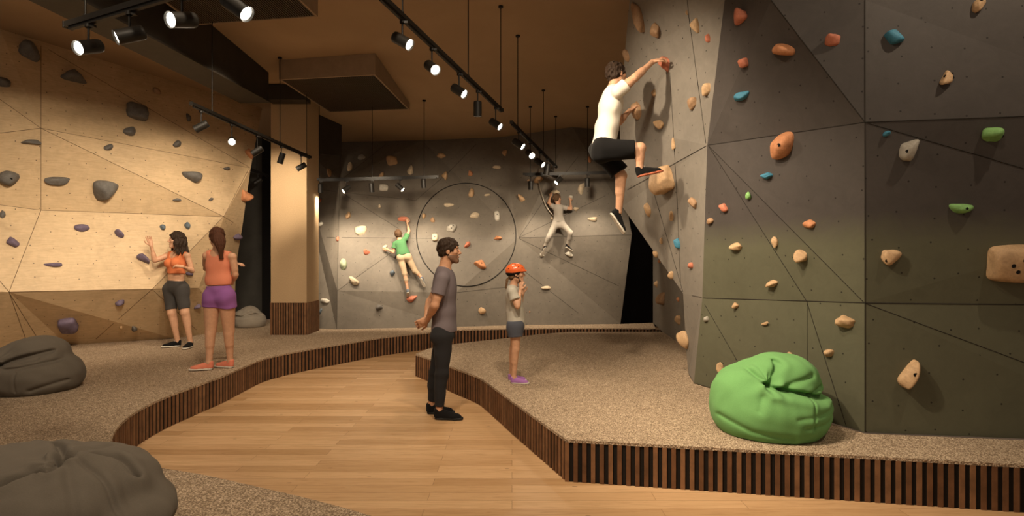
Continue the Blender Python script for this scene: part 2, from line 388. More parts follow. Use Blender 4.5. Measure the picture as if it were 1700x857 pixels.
def right_platform():
    near = [(690,588),(717,597),(744,607.5),(770,617),(796,627),(822,645),(850,666)]
    a = [G(x, y) for x, y in near]; sm = []
    for i in range(len(a)-1):
        p0, p1, p2, p3 = a[max(i-1,0)], a[i], a[i+1], a[min(i+2, len(a)-1)]
        for k in range(4):
            t = k/4; sm.append(.5*((2*p1)+(p2-p0)*t+(2*p0-5*p1+4*p2-p3)*t*t+(3*p1-p0-3*p2+p3)*t**3))
    far = [(1108,551),(1030,551),(945,551),(895,555),(847,561),(800,566),(757,571),(711,579),(690,588)]
    pts = sm+[a[-1]]+RE
    def px(p): return (CX+p.x/p.y*FPX, CY+(HC-p.z)/p.y*FPX)
    rest = [(q.x, q.y) for q in (G(1950,742), G(1436,720), G(1152,637), G(1143,621), G(1139,582), G(1132,573))]
    farp = [G(x, y) for x, y in far]
    return platform('carpeted_platform', 'angular raised platform of beige carpet under the dark climbing wall, edged with wide wooden slats',
       [px(p) for p in farp[:-1]]+[px(p) for p in pts], rest[::1], smooth=False)
right_platform()

# ------------------------------------------------------------------ column, beams, ceiling vents
e = empty('column', (-3.74, 9.9, HP), 'square tan column with a dark slatted foot standing on the left platform', 'column')
cx0, cx1, cy0, cy1 = -4.045, -3.446, 9.6, 10.2
zb = HC-(503-CY)/FPX*9.6
mb = MB(); mb.box((cx0, cy0, zb), (cx1, cy1, ceilz(9.9)+.0)); mb.build('shaft', M['render'], e)
mb = MB(); mb.box((cx0+.005, cy0+.005, HP), (cx1-.005, cy1-.005, zb+.0), 2)
random.seed(8)
for k in range(14):
    x = cx0+.02+k*.043; m = 0 if random.random() < .5 else 1
    mb.box((x-.013, cy0-.016, HP), (x+.013, cy0+.004, zb+.004), m); mb.box((x-.013, cy1-.004, HP), (x+.013, cy1+.016, zb+.004), m)
    y = cy0+.02+k*.043
    mb.box((cx1-.004, y-.013, HP), (cx1+.016, y+.013, zb+.004), m); mb.box((cx0-.016, y-.013, HP), (cx0+.004, y+.013, zb+.004), m)
mb.build('slatted_base', [M['walnut'], M['walnut2'], M['slatback']], e)

def beam(name, label, p, q, w, zlow, dw=None):
    """p, q: lower right corners; body width w to the left, web up to the ceiling with flanges"""
    d = (q-p); d.z = 0; d.normalize(); nn = Vector((-d.y, d.x, 0))
    e = empty(name, p, label, 'ceiling beam'); mb = MB()
    ptop = Vector((p.x, p.y, ceilz(p.y)-.002)); qtop = Vector((q.x, q.y, ceilz(q.y)-.002))
    mb.add([p, q, q+nn*w, p+nn*w, ptop, qtop, Vector(((q+nn*w).x, (q+nn*w).y, qtop.z)), Vector(((p+nn*w).x, (p+nn*w).y, ptop.z))],
       [(0,1,2,3),(0,4,5,1),(1,5,6,2),(2,6,7,3),(3,7,4,0),(4,7,6,5)])
    # bottom flange lips
    c = (p+q)/2-Vector((0,0,.012)); 
    mb.obox(c+nn*(w/2), d*((q-p).length/2), nn*(w/2+.035), (0,0,.012))
    mb.build('girder', M['steel'], e); return e
bz = 4.02
def on(x, y, z): return P(x, y, (z-HC)*FPX/(CY-y))
q = on(446, 168, 4.02); p = on(136, 0, 4.02); pp = p-(q-p)*.25; pp.z = q.z = 4.02
beam('ceiling_beam', 'dark steel beam running under the ceiling from the upper left to the column', pp, q, .42, bz)
p = Vector((-3.50, 10.25, 4.02)); q = on(567, 257, 3.9); q.z = 4.02
mb = MB(); e = empty('ceiling_beam', (-4.6, 9.2, 4.15), 'short dark cross beam butting against the top of the column', 'ceiling beam')
a = on(437, 155, 4.20); mb.box((a.x-.05, 9.28, 4.16), (-3.36, 9.55, ceilz(9.5)-.0)); mb.build('girder', M['steel'], e)
e = empty('ceiling_beam', (-3.3, 11, 3.7), 'dark beam end between the column and the grey back wall', 'ceiling beam')
mb = MB(); A = P(500, 186, 10.3); B = P(567, 233, 11.3); C1 = P(500, 252, 10.3); D1 = P(567, 259, 11.3)
off = Vector((-.35, .08, 0))
A.z = ceilz(10.3); B.z = ceilz(11.3)
mb.add([A, B, D1, C1, A+off, B+off, D1+off, C1+off], [(0,1,2,3),(7,6,5,4),(0,4,5,1),(1,5,6,2),(2,6,7,3),(3,7,4,0)]); mb.build('girder', M['steel'], e)

def vent(label, px4, z):
    pts = [on(x, y, z) for x, y in px4]; c = sum(pts, Vector())/4
    e = empty('ceiling_vent', c, label, 'vent')
    mb = MB(); tops = [Vector((p.x, p.y, ceilz(p.y)-.002)) for p in pts]
    ins = [p.lerp(c, .035) for p in pts]
    mb.add(pts+tops, [(i, (i+1) % 4, 4+(i+1) % 4, 4+i) for i in range(4)]); mb.add(pts+ins, [(i, (i+1) % 4, 4+(i+1) % 4, 4+i) for i in range(4)])
    insu = [p+Vector((0,0,.03)) for p in ins]; mb.add(ins+insu, [(i, (i+1) % 4, 4+(i+1) % 4, 4+i) for i in range(4)])
    mb.build('housing', M['vent'], e)
    g = MB(); g.add([p+Vector((0,0,.03)) for p in ins], [(0,1,2,3)], 1)
    N = 52
    for k in range(N):
        t = (k+.5)/N; a = ins[0].lerp(ins[1], t); b = ins[3].lerp(ins[2], t); d = (b-a).normalized(); w = Vector((d.y, -d.x, 0))
        g.obox((a+b)/2+Vector((0,0,.012)), d*((b-a).length/2), w*((ins[1]-ins[0]).length/N*.21), (0,0,.008))
    g.build('grille', [M['ventslat'], M['void']], e)
M['ventslat'] = simple('vent_slat', (.075, .05, .032), .6)
vent('square tan ceiling vent with a ribbed dark grille beside the column', [(463,132),(623,124),(680,182),(547,187)], 4.22)
vent('large ceiling vent cut by the top of the picture, above the near spotlights', [(193,-56),(450,-48),(528,28),(324,42)], 4.36)

# ------------------------------------------------------------------ lighting tracks and spotlights
def track(label, a, b, rods, w=.017):
    e = empty('lighting_track', a, label, 'lighting track')
    mb = MB(); d = (b-a).normalized(); s = Vector((d.y, -d.x, 0)).normalized()
    mb.obox((a+b)/2, d*((b-a).length/2), s*w, (0,0,.018)); mb.obox((a+b)/2-Vector((0,0,.026)), d*((b-a).length/2-.03), s*w*.55, (0,0,.010))
    for p, g in ((a, -1), (b, 1)): mb.obox(p+d*g*.004, d*.006, s*(w+.003), (0,0,.021))
    mb.build('rail', M['black'], e)
    for t in rods:
        p = a.lerp(b, t); r = MB(); r.tube([p, (p.x, p.y, ceilz(p.y))], .006, 6); r.tube([(p.x,p.y,ceilz(p.y)-.02),(p.x,p.y,ceilz(p.y))], .03, 10)
        r.tube([p, p+Vector((0,0,.035))], .012, 8)
        r.build('suspension_rod', M['black'], e)
    return e
LAMP = {}
def lamp(label, x, y, Y, d, top, power=0, cone=70, r=.043, L=.155, on_=True, aim=None, group=None):
    """x, y: housing centre in the photo, Y: distance, d: beam direction, top: height of the rail underside"""
    c = P(x, y, Y); d = Vector(d).normalized(); e = empty('track_spotlight', (c.x, c.y, top), label, 'spotlight', group)
    mb = MB(); mb.tube([(c.x, c.y, top), c-d*.0+Vector((0,0,r*.7))], .007, 8); mb.tube([(c.x, c.y, top), (c.x, c.y, top-.02)], .020, 10)
    mb.obox((c.x+.012, c.y, top-.012), (.030,0,0), (0,.012,0), (0,0,.008))
    mb.build('stem', M['black'], e)
    a, b = c-d*L/2, c+d*L/2
    hb = MB(); hb.tube([a-d*.004, a, a+d*.01, b-d*.006, b], [r*.80, r*.95, r, r, r*1.02], 24, cap=False)
    hb.tube([b, b-d*.018], [r*1.02, r*.86], 24, cap=False); hb.tube([a-d*.004, a-d*.0041], [r*.8, r*.01], 24, cap=False)
    hb.tube([a+d*.03, a+d*.034], r*1.012, 24, cap=False)
    hb.build('housing', M['black'], e)
    lb = MB(); lb.tube([b-d*.012, b-d*.013], [r*.88, r*.01], 24, cap=False)
    lb.build('lens', M['glow'] if on_ else M['darkgrey'], e)
    if power:
        t = Vector(aim) if aim else b+d*2
        s = spot(b+d*.02, t, power, cone, .8, .035); s.parent = e; s.location = (b+d*.02)-e.location
T0a, T0b = P(112, 42, 3.70), None
zt = T0a.z; T0b = on(430, -56, zt)
track('near lighting track slanting across the upper left corner', T0a, T0b, [.115, .9], .022)
def trk_y(a, b, x):   # distance of a track where it crosses column x of the photo
    k = (x-CX)/FPX; t = (k*a.y-a.x)/((b.x-a.x)-k*(b.y-a.y)); return a.lerp(b, t)
def hang(trk, label, x, y, d, power=0, cone=70, aim=None, on_=True, L=.155, r=.043):
    p = trk_y(trk[0], trk[1], x); c = P(x, y, p.y); vw = (Vector((0,0,HC))-c).normalized(); rt = Vector((-vw.y, vw.x, 0)).normalized(); rt = rt if rt.x > 0 else -rt
    d = rt*d[0]+Vector((0,0,1))*d[1]+vw*d[2]
    lamp(label, x, y, p.y, d, p.z-.034, power, cone, r, L, on_, aim)
T0 = (T0a, T0b)
hang(T0, 'lit spotlight nearest the left end of the upper left track, aimed left', 147, 78, (-.75,-.25,.60), 90)
hang(T0, 'spotlight second from the left end of the upper left track, seen from its side', 215, 58, (-.90,-.40,.12), 30)
hang(T0, 'lit spotlight hanging in front of the ribbed ceiling vent at the top edge', 302, 33, (-.78,-.15,.60), 60)
hang(T0, 'lit spotlight at the top edge aimed right, last on the upper left track', 393, 11, (.72,-.45,.55), 60)
z1 = 3.40; T1 = (on(628, -11, z1), on(833, 183, z1))
track('long lighting track descending across the middle of the ceiling', T1[0], T1[1], [.12, .60, .985], .019)
hang(T1, 'lit spotlight nearest the viewer on the long middle track', 668, 68, (.75,-.35,.50), 60)
hang(T1, 'lit spotlight second on the long middle track, facing the viewer', 717, 112, (.45,-.30,.85), 60)
hang(T1, 'lit spotlight third on the long middle track', 762, 151, (.75,-.45,.5), 60)
hang(T1, 'spotlight fourth on the long middle track, pointing straight down', 793, 181, (0,-1,-.12), 60)
hang(T1, 'spotlight at the far end of the long middle track', 823, 206, (.75,-.5,.45), 60)
z3 = 3.33; T3 = (on(849, 203, z3), on(924, 277, z3))
track('short slanting track hanging right of the ring on the back wall', T3[0], T3[1], [.10, .62, .97])
hang(T3, 'topmost spotlight of the short slanting track', 861, 239, (.75,-.5,.35), 30, L=.17, r=.048)
hang(T3, 'round-faced lit spotlight second on the short slanting track', 880, 256, (.4,-.35,.85), 30, L=.17, r=.048)
hang(T3, 'lit spotlight third on the short slanting track', 896, 270, (.75,-.5,.45), 30, L=.17, r=.048)
hang(T3, 'unlit spotlight fourth on the short slanting track, pointing down', 908, 281, (-.15,-1,-.12), 0, L=.19, r=.052)
hang(T3, 'tilted spotlight at the far end of the short slanting track', 919, 290, (.8,-.45,-.2), 0, L=.17, r=.048)
T4 = (P(869, 289, 10.3), P(1045, 285, 10.3))
track('straight lighting track on the right of the back wall behind the climber', T4[0], T4[1], [.065, .605])
hang(T4, 'downward black spotlight at the left end of the track behind the climber', 881, 308, (0,-1,-.1), 95, 90, aim=P(881, 420, 10.9), L=.16, r=.043)
hang(T4, 'lit spotlight tilted left above the child in grey', 927, 300, (-.65,-.6,.5), 30, L=.15)
hang(T4, 'downward black spotlight left of the climber thigh', 975, 303, (0,-1,-.1), 95, 90, aim=P(985, 420, 10.9), L=.16, r=.043)
T2 = (P(528, 298, 10.0), P(727, 293, 10.0))
track('straight lighting track across the left of the back wall', T2[0], T2[1], [.01, .452, .885])
hang(T2, 'black spotlight half hidden by the tan column', 532, 313, (0,-1,-.1), 95, 90, aim=P(540, 400, 10.6))
hang(T2, 'lit spotlight tilted left, second on the back wall track', 575, 314, (-.75,-.6,.35), 90, aim=P(585, 400, 10.6))
hang(T2, 'downward black spotlight in the middle of the back wall track', 617, 312, (.08,-1,-.05), 95, 90, aim=P(612, 400, 10.6))
hang(T2, 'lit spotlight tilted right, fourth on the back wall track', 664, 311, (.7,-.65,.35), 90, aim=P(680, 400, 10.6))
hang(T2, 'downward black spotlight nearest the right end of the back wall track', 703, 305, (.08,-1,-.1), 95, 90, aim=P(720, 400, 10.6))
T5 = (P(318, 172, 6.35), P(515, 261, 9.35))
track('lighting track running from the plywood wall towards the column', T5[0], T5[1], [.125, .665, .955])
hang(T5, 'black spotlight nearest the viewer on the plywood wall track, tilted left', 334, 210, (-.8,-.55,-.15), 40)
hang(T5, 'round-faced lit spotlight second on the plywood wall track', 385, 234, (0,-.2,1), 30)
hang(T5, 'black spotlight third on the plywood wall track, in front of an orange hold', 427, 251, (-.75,-.55,-.12), 40)
hang(T5, 'spotlight fourth on the plywood wall track, in front of the column', 467, 263, (-.25,-.9,-.2), 130, 70, aim=(-3.75, 9.6, 2.7))
hang(T5, 'spotlight at the far end of the plywood wall track, in front of the column', 500, 277, (-.75,-.5,-.12), 30, 80)
T6 = (P(404, 276, 10.35), P(445, 292, 11.3))
track('small dark track in the passage beside the column', T6[0], T6[1], [.5])
hang(T6, 'black spotlight in the passage between plywood wall and column', 428, 301, (-.75,-.55,-.1), 0, on_=False)

# ------------------------------------------------------------------ implicit surfaces, polygonised with surface nets
class SDF:
    def __init__(s, lo, hi, h):
        s.h = h; s.lo = np.array(lo, dtype=np.float32)-3*h; s.n = np.ceil((np.array(hi)-np.array(lo))/h).astype(int)+7
        s.d = np.full(tuple(s.n), 1.0, dtype=np.float32)
    def box(s, lo, hi):
        a = np.maximum(0, np.floor((np.array(lo)-s.lo)/s.h).astype(int)); b = np.minimum(s.n, np.ceil((np.array(hi)-s.lo)/s.h).astype(int)+1)
        if np.any(b <= a): return None
        sl = tuple(slice(a[i], b[i]) for i in range(3))
        g = np.meshgrid(*[s.lo[i]+s.h*np.arange(a[i], b[i], dtype=np.float32) for i in range(3)], indexing='ij', sparse=True)
        return sl, g
    def merge(s, sl, d, k, sub=False):
        a = s.d[sl]
        if sub:
            d = -d; h = np.clip(.5-.5*(d-a)/k, 0, 1); s.d[sl] = d*(1-h)+a*h+k*h*(1-h)     # smooth max(a, -d)
        else:
            h = np.clip(.5+.5*(a-d)/k, 0, 1); s.d[sl] = a*(1-h)+d*h-k*h*(1-h)
    def cone(s, a, b, ra, rb, k=.02, cap=False, capa=False, sub=False, flat=None):
        a = np.array(a, dtype=np.float32); b = np.array(b, dtype=np.float32); R = max(ra, rb)+k+3*s.h
        r = s.box(np.minimum(a, b)-R, np.maximum(a, b)+R)
        if r is None: return
        sl, (X, Y, Z) = r; ba = b-a; L2 = float(ba@ba)+1e-9
        px, py, pz = X-a[0], Y-a[1], Z-a[2]
        tt = (px*ba[0]+py*ba[1]+pz*ba[2])/L2; t = np.clip(tt, 0, 1)
        d = np.sqrt((px-t*ba[0])**2+(py-t*ba[1])**2+(pz-t*ba[2])**2)-(ra+(rb-ra)*t)
        L = math.sqrt(L2)
        if cap: d = np.maximum(d, (tt-1)*L)
        if capa: d = np.maximum(d, -tt*L)
        s.merge(sl, d, k, sub)
    def ell(s, c, rad, fr=None, k=.02, sub=False):
        """fr: 3 axes as rows"""
        c = np.array(c, dtype=np.float32); R = max(rad)+k+3*s.h; r = s.box(c-R, c+R)
        if r is None: return
        sl, (X, Y, Z) = r; px, py, pz = X-c[0], Y-c[1], Z-c[2]
        if fr is None: q = (px, py, pz)
        else: q = [px*f[0]+py*f[1]+pz*f[2] for f in fr]
        k0 = np.sqrt((q[0]/rad[0])**2+(q[1]/rad[1])**2+(q[2]/rad[2])**2)
        k1 = np.sqrt((q[0]/rad[0]**2)**2+(q[1]/rad[1]**2)**2+(q[2]/rad[2]**2)**2)+1e-6
        s.merge(sl, k0*(k0-1)/k1, k, sub)
    def cut(s, o, nrm, k=.004):          # keep the side opposite to the normal
        sl, (X, Y, Z) = s.box(s.lo, s.lo+s.h*(s.n-1))
        d = (X-o[0])*nrm[0]+(Y-o[1])*nrm[1]+(Z-o[2])*nrm[2]
        s.d[sl] = np.maximum(s.d[sl], d.astype(np.float32))
    def fold(s, amp, freq, seed=0, stretch=(1,1,1), n=5):
        rs = np.random.RandomState(seed); sl, (X, Y, Z) = s.box(s.lo, s.lo+s.h*(s.n-1)); acc = 0
        for i in range(n):
            v = rs.normal(size=3)*np.array(stretch); v /= np.linalg.norm(v); f = freq*rs.uniform(.6, 1.6); ph = rs.uniform(0, 6.28)
            w = rs.normal(size=3); w /= np.linalg.norm(w)
            acc = acc+np.sin(f*(v[0]*X+v[1]*Y+v[2]*Z)+ph+1.3*np.sin(f*.5*(w[0]*X+w[1]*Y+w[2]*Z)))
        s.d[sl] += (amp/n**.5)*acc.astype(np.float32)
    def mesh(s):
        d = s.d; ins = d < 0
        c = ins[:-1,:-1,:-1].astype(np.int8)
        cnt = sum(ins[i:i+d.shape[0]-1, j:j+d.shape[1]-1, k:k+d.shape[2]-1].astype(np.int8) for i in (0,1) for j in (0,1) for k in (0,1))
        act = np.argwhere((cnt > 0) & (cnt < 8)); idx = np.full(cnt.shape, -1, dtype=np.int32); idx[tuple(act.T)] = np.arange(len(act))
        corner = {}
        for i in (0,1):
            for j in (0,1):
                for k in (0,1): corner[i,j,k] = d[act[:,0]+i, act[:,1]+j, act[:,2]+k]
        acc = np.zeros((len(act), 3)); num = np.zeros(len(act))
        cs = list(corner)
        for a in cs:
            for ax in range(3):
                if a[ax] == 1: continue
                b = list(a); b[ax] = 1; b = tuple(b); va, vb = corner[a], corner[b]
                m = (va < 0) != (vb < 0); t = np.where(m, va/np.where(m, va-vb, 1), 0)
                pt = np.array(a, dtype=float)[None,:].repeat(len(act), 0); pt[:, ax] += t
                acc += pt*m[:,None]; num += m
        V = s.lo[None,:]+s.h*(act+acc/num[:,None])
        F = []
        for ax in range(3):
            sl0 = [slice(None)]*3; sl1 = [slice(None)]*3; sl0[ax] = slice(0,-1); sl1[ax] = slice(1,None)
            A = ins[tuple(sl0)]; B = ins[tuple(sl1)]
            e = np.argwhere(A != B); u, v = (ax+1) % 3, (ax+2) % 3
            ok = (e[:,u] > 0) & (e[:,v] > 0) & (e[:,u] < d.shape[u]-1) & (e[:,v] < d.shape[v]-1); e = e[ok]
            q = []
            for du, dv in ((-1,-1),(0,-1),(0,0),(-1,0)):
                w = e.copy(); w[:,u] += du; w[:,v] += dv; q.append(idx[tuple(w.T)])
            q = np.stack(q, 1); fl = ins[tuple(e.T)]; q[~fl] = q[~fl][:, ::-1]; F.append(q)
        F = np.concatenate(F)
        # one relaxation pass
        for _ in range(1):
            sm = np.zeros_like(V); ct = np.zeros(len(V))
            for i in range(4):
                a, b = F[:, i], F[:, (i+1) % 4]; np.add.at(sm, a, V[b]); np.add.at(ct, a, 1); np.add.at(sm, b, V[a]); np.add.at(ct, b, 1)
            V = V*.5+.5*sm/np.maximum(ct, 1)[:,None]
        return V, F
    def build(s, name, mat, parent, uv=None):
        V, F = s.mesh(); me = bpy.data.meshes.new(name); off = np.array(parent.location) if parent is not None else 0
        V = V-off
        me.vertices.add(len(V)); me.vertices.foreach_set('co', V.astype(np.float32).ravel())
        me.loops.add(len(F)*4); me.loops.foreach_set('vertex_index', F.astype(np.int32).ravel())
        me.polygons.add(len(F)); me.polygons.foreach_set('loop_start', np.arange(0, len(F)*4, 4, dtype=np.int32))
        me.update(calc_edges=True); me.polygons.foreach_set('use_smooth', np.ones(len(F), dtype=bool)); me.validate()
        me.materials.append(mat); o = bpy.data.objects.new(name, me); COL.objects.link(o); o.parent = parent; return o

def from_arrays(name, V, F, mat, parent=None, loc=None):
    me = bpy.data.meshes.new(name); me.from_pydata([tuple(v) for v in V], [], F); me.materials.append(mat)
    me.polygons.foreach_set('use_smooth', [True]*len(me.polygons)); me.update()
    o = bpy.data.objects.new(name, me); COL.objects.link(o)
    if parent is not None: o.parent = parent
    if loc is not None: o.location = loc
    return o

# ------------------------------------------------------------------ climbing holds
def rock_mat(name, c, speck=.35):
    n = NT(name); co = n.coord('Object'); a = n.noise(co, 9, 6, .7, .6); b = n.noise(co, 55, 4, .8)
    f = n.math('ADD', n.math('MULTIPLY', a, .65), n.math('MULTIPLY', b, .35))
    col = n.ramp(f, [(.30, mul(c, 1-speck)), (.5, c), (.72, tuple(min(1, x*(1+speck)+.02) for x in c))])
    n.bump(f, .5, .012); return n.fin(col, .62, .3)
RM = dict(grey=rock_mat('grey_resin', (.135, .125, .115)), purple=rock_mat('purple_grey_resin', (.15, .115, .17)), blue=rock_mat('blue_resin', (.05, .20, .30)),
  slate=rock_mat('blue_grey_resin', (.12, .15, .18)), tan=rock_mat('tan_resin', (.50, .325, .18)), cream=rock_mat('cream_resin', (.58, .47, .33)), brown=rock_mat('brown_resin', (.33, .20, .11)),
  orange=rock_mat('orange_resin', (.52, .225, .105)), red=rock_mat('red_resin', (.50, .17, .10)), green=rock_mat('green_resin', (.20, .40, .13)), pale=rock_mat('pale_green_resin', (.34, .38, .25)),
  white=rock_mat('white_resin', (.58, .54, .46)), stone=rock_mat('grey_stone_resin', (.36, .33, .28)))
def ico(sub):
    bm = bmesh.new(); bmesh.ops.create_icosphere(bm, subdivisions=sub, radius=1)
    V = np.array([v.co[:] for v in bm.verts]); F = [[v.index for v in f.verts] for f in bm.faces]; bm.free(); return V, F
ICO = {k: ico(k) for k in (3, 4, 5)}
HCOUNT = [0]
def hold(wall, x, y, w, h, col, label, shape='o', rot=0, hole=False, group=None, dep=None):
    HCOUNT[0] += 1; rs = np.random.RandomState(HCOUNT[0]*7+3); hit = cast(wall, x, y)
    if hit is None: print('NO HIT', label); return
    p, nn = hit; Y = p.y; view = (p-Vector((0,0,HC))).normalized()
    u = Vector((-nn.y, nn.x, 0)).normalized()
    if u.x < 0: u = -u
    if u.dot(Vector((1,0,0))) < .05: u = -u if u.y > 0 else u
    v = nn.cross(u).normalized()
    if v.z < 0: v = -v
    W_, H_ = w/FPX*Y, h/FPX*Y
    D = dep if dep else .66*min(W_, H_)+.014
    # foreshortening of the surface: what the protrusion does not cover the width must
    cu = abs((u-view*u.dot(view)).length); sn = abs((nn-view*nn.dot(view)).dot(Vector((1,0,0))))
    Wt = math.sqrt(max((W_**2-(1.1*D*sn)**2), (.45*W_)**2))/max(.35, cu)
    cv = abs((v-view*v.dot(view)).length); Ht = H_/max(.5, cv)
    V, F = ICO[4 if max(w, h) > 16 else 3]; V = V.copy()
    if max(w, h) > 40: V, F = ICO[5]; V = V.copy()
    # rounded polyhedron: soft minimum over random facets
    N = 18; nr = rs.normal(size=(N, 3)); nr /= np.linalg.norm(nr, axis=1)[:,None]; hh = rs.uniform(.80, 1.0, N)
    if shape == 'b': nr = np.vstack([nr, [[1,0,0],[-1,0,0],[0,1,0],[0,-1,0],[0,0,1]]]); hh = np.concatenate([hh*1.15, [.72]*4, [.75]])
    if shape == 'd': nr = np.vstack([nr, [[0,1,.15],[.8,-.5,.3],[-.8,-.5,.3],[0,0,1]]]); hh = np.concatenate([hh*1.1, [.6,.66,.66,.8]])
    q = np.maximum(V@nr.T/hh, 0); pw = 6 if shape == 's' else 8
    r = (q**pw).sum(1)**(-1/pw); r /= r.max()
    V = V*r[:,None]
    tap = dict(t=.38, d=.0, p=-.38, k=.2).get(shape, rs.uniform(-.12, .12))
    V[:,0] *= 1+tap*V[:,1]
    if shape == 'k': V[:,0] += .55*(V[:,1]**2-.3); V[:,0] *= .8
    V[:,2] += .18*np.exp(-((V[:,0]-rs.uniform(-.4,.4))**2+(V[:,1]-rs.uniform(-.3,.4))**2)*4)*(V[:,2] > 0)
    for i in range(5):
        k = rs.normal(size=3)*5; V += .014*np.sin(V@k+rs.uniform(0, 6))[:,None]*V
    V[:,2] = np.where(V[:,2] < 0, V[:,2]*.25, V[:,2])
    c_, s_ = math.cos(math.radians(rot)), math.sin(math.radians(rot))
    V[:,:2] /= np.abs(V[:,:2]).max(0)
    if 15 <= abs(rot) <= 75: V[:,1] *= 1.6
    # in-plane rotation before scaling keeps the photographed extent
    V[:,:2] = np.stack([V[:,0]*c_-V[:,1]*s_, V[:,0]*s_+V[:,1]*c_], 1); V[:,:2] /= np.abs(V[:,:2]).max(0)
    V = V*np.array([Wt/2, Ht/2, D])
    R = Matrix((u, v, nn)).transposed(); base = p
    pts = [tuple(R@Vector(a)) for a in V]
    o = from_arrays('climbing_hold', pts, F, RM[col], loc=base)
    tag(o, label, 'climbing hold', group)
    o.data.validate()
    # outward faces
    if R.determinant() < 0: o.data.flip_normals()
    if hole:
        for (hx, hy) in ([(.1, .05)] if hole is True else hole):
            d2 = (V[:,0]-hx*Wt/2)**2+(V[:,1]-hy*Ht/2)**2; cand = np.where(V[:,2] > .2*D)[0]; i = cand[np.argmin(d2[cand])]
            q0 = R@Vector(V[i]); rr = min(.012, max(.008, min(Wt, Ht)*.07)); mb = MB()
            mb.tube([q0-nn*.01, q0+nn*.0015], rr, 12); mb.tube([q0+nn*.0, q0+nn*.003], [rr*1.25, rr*1.05], 12, cap=False)
            b = mb.build('bolt_hole', M['void']); b.parent = o
    return o
A_ = 'wall_left'; B_ = 'wall_back'; C_ = 'wall_right'
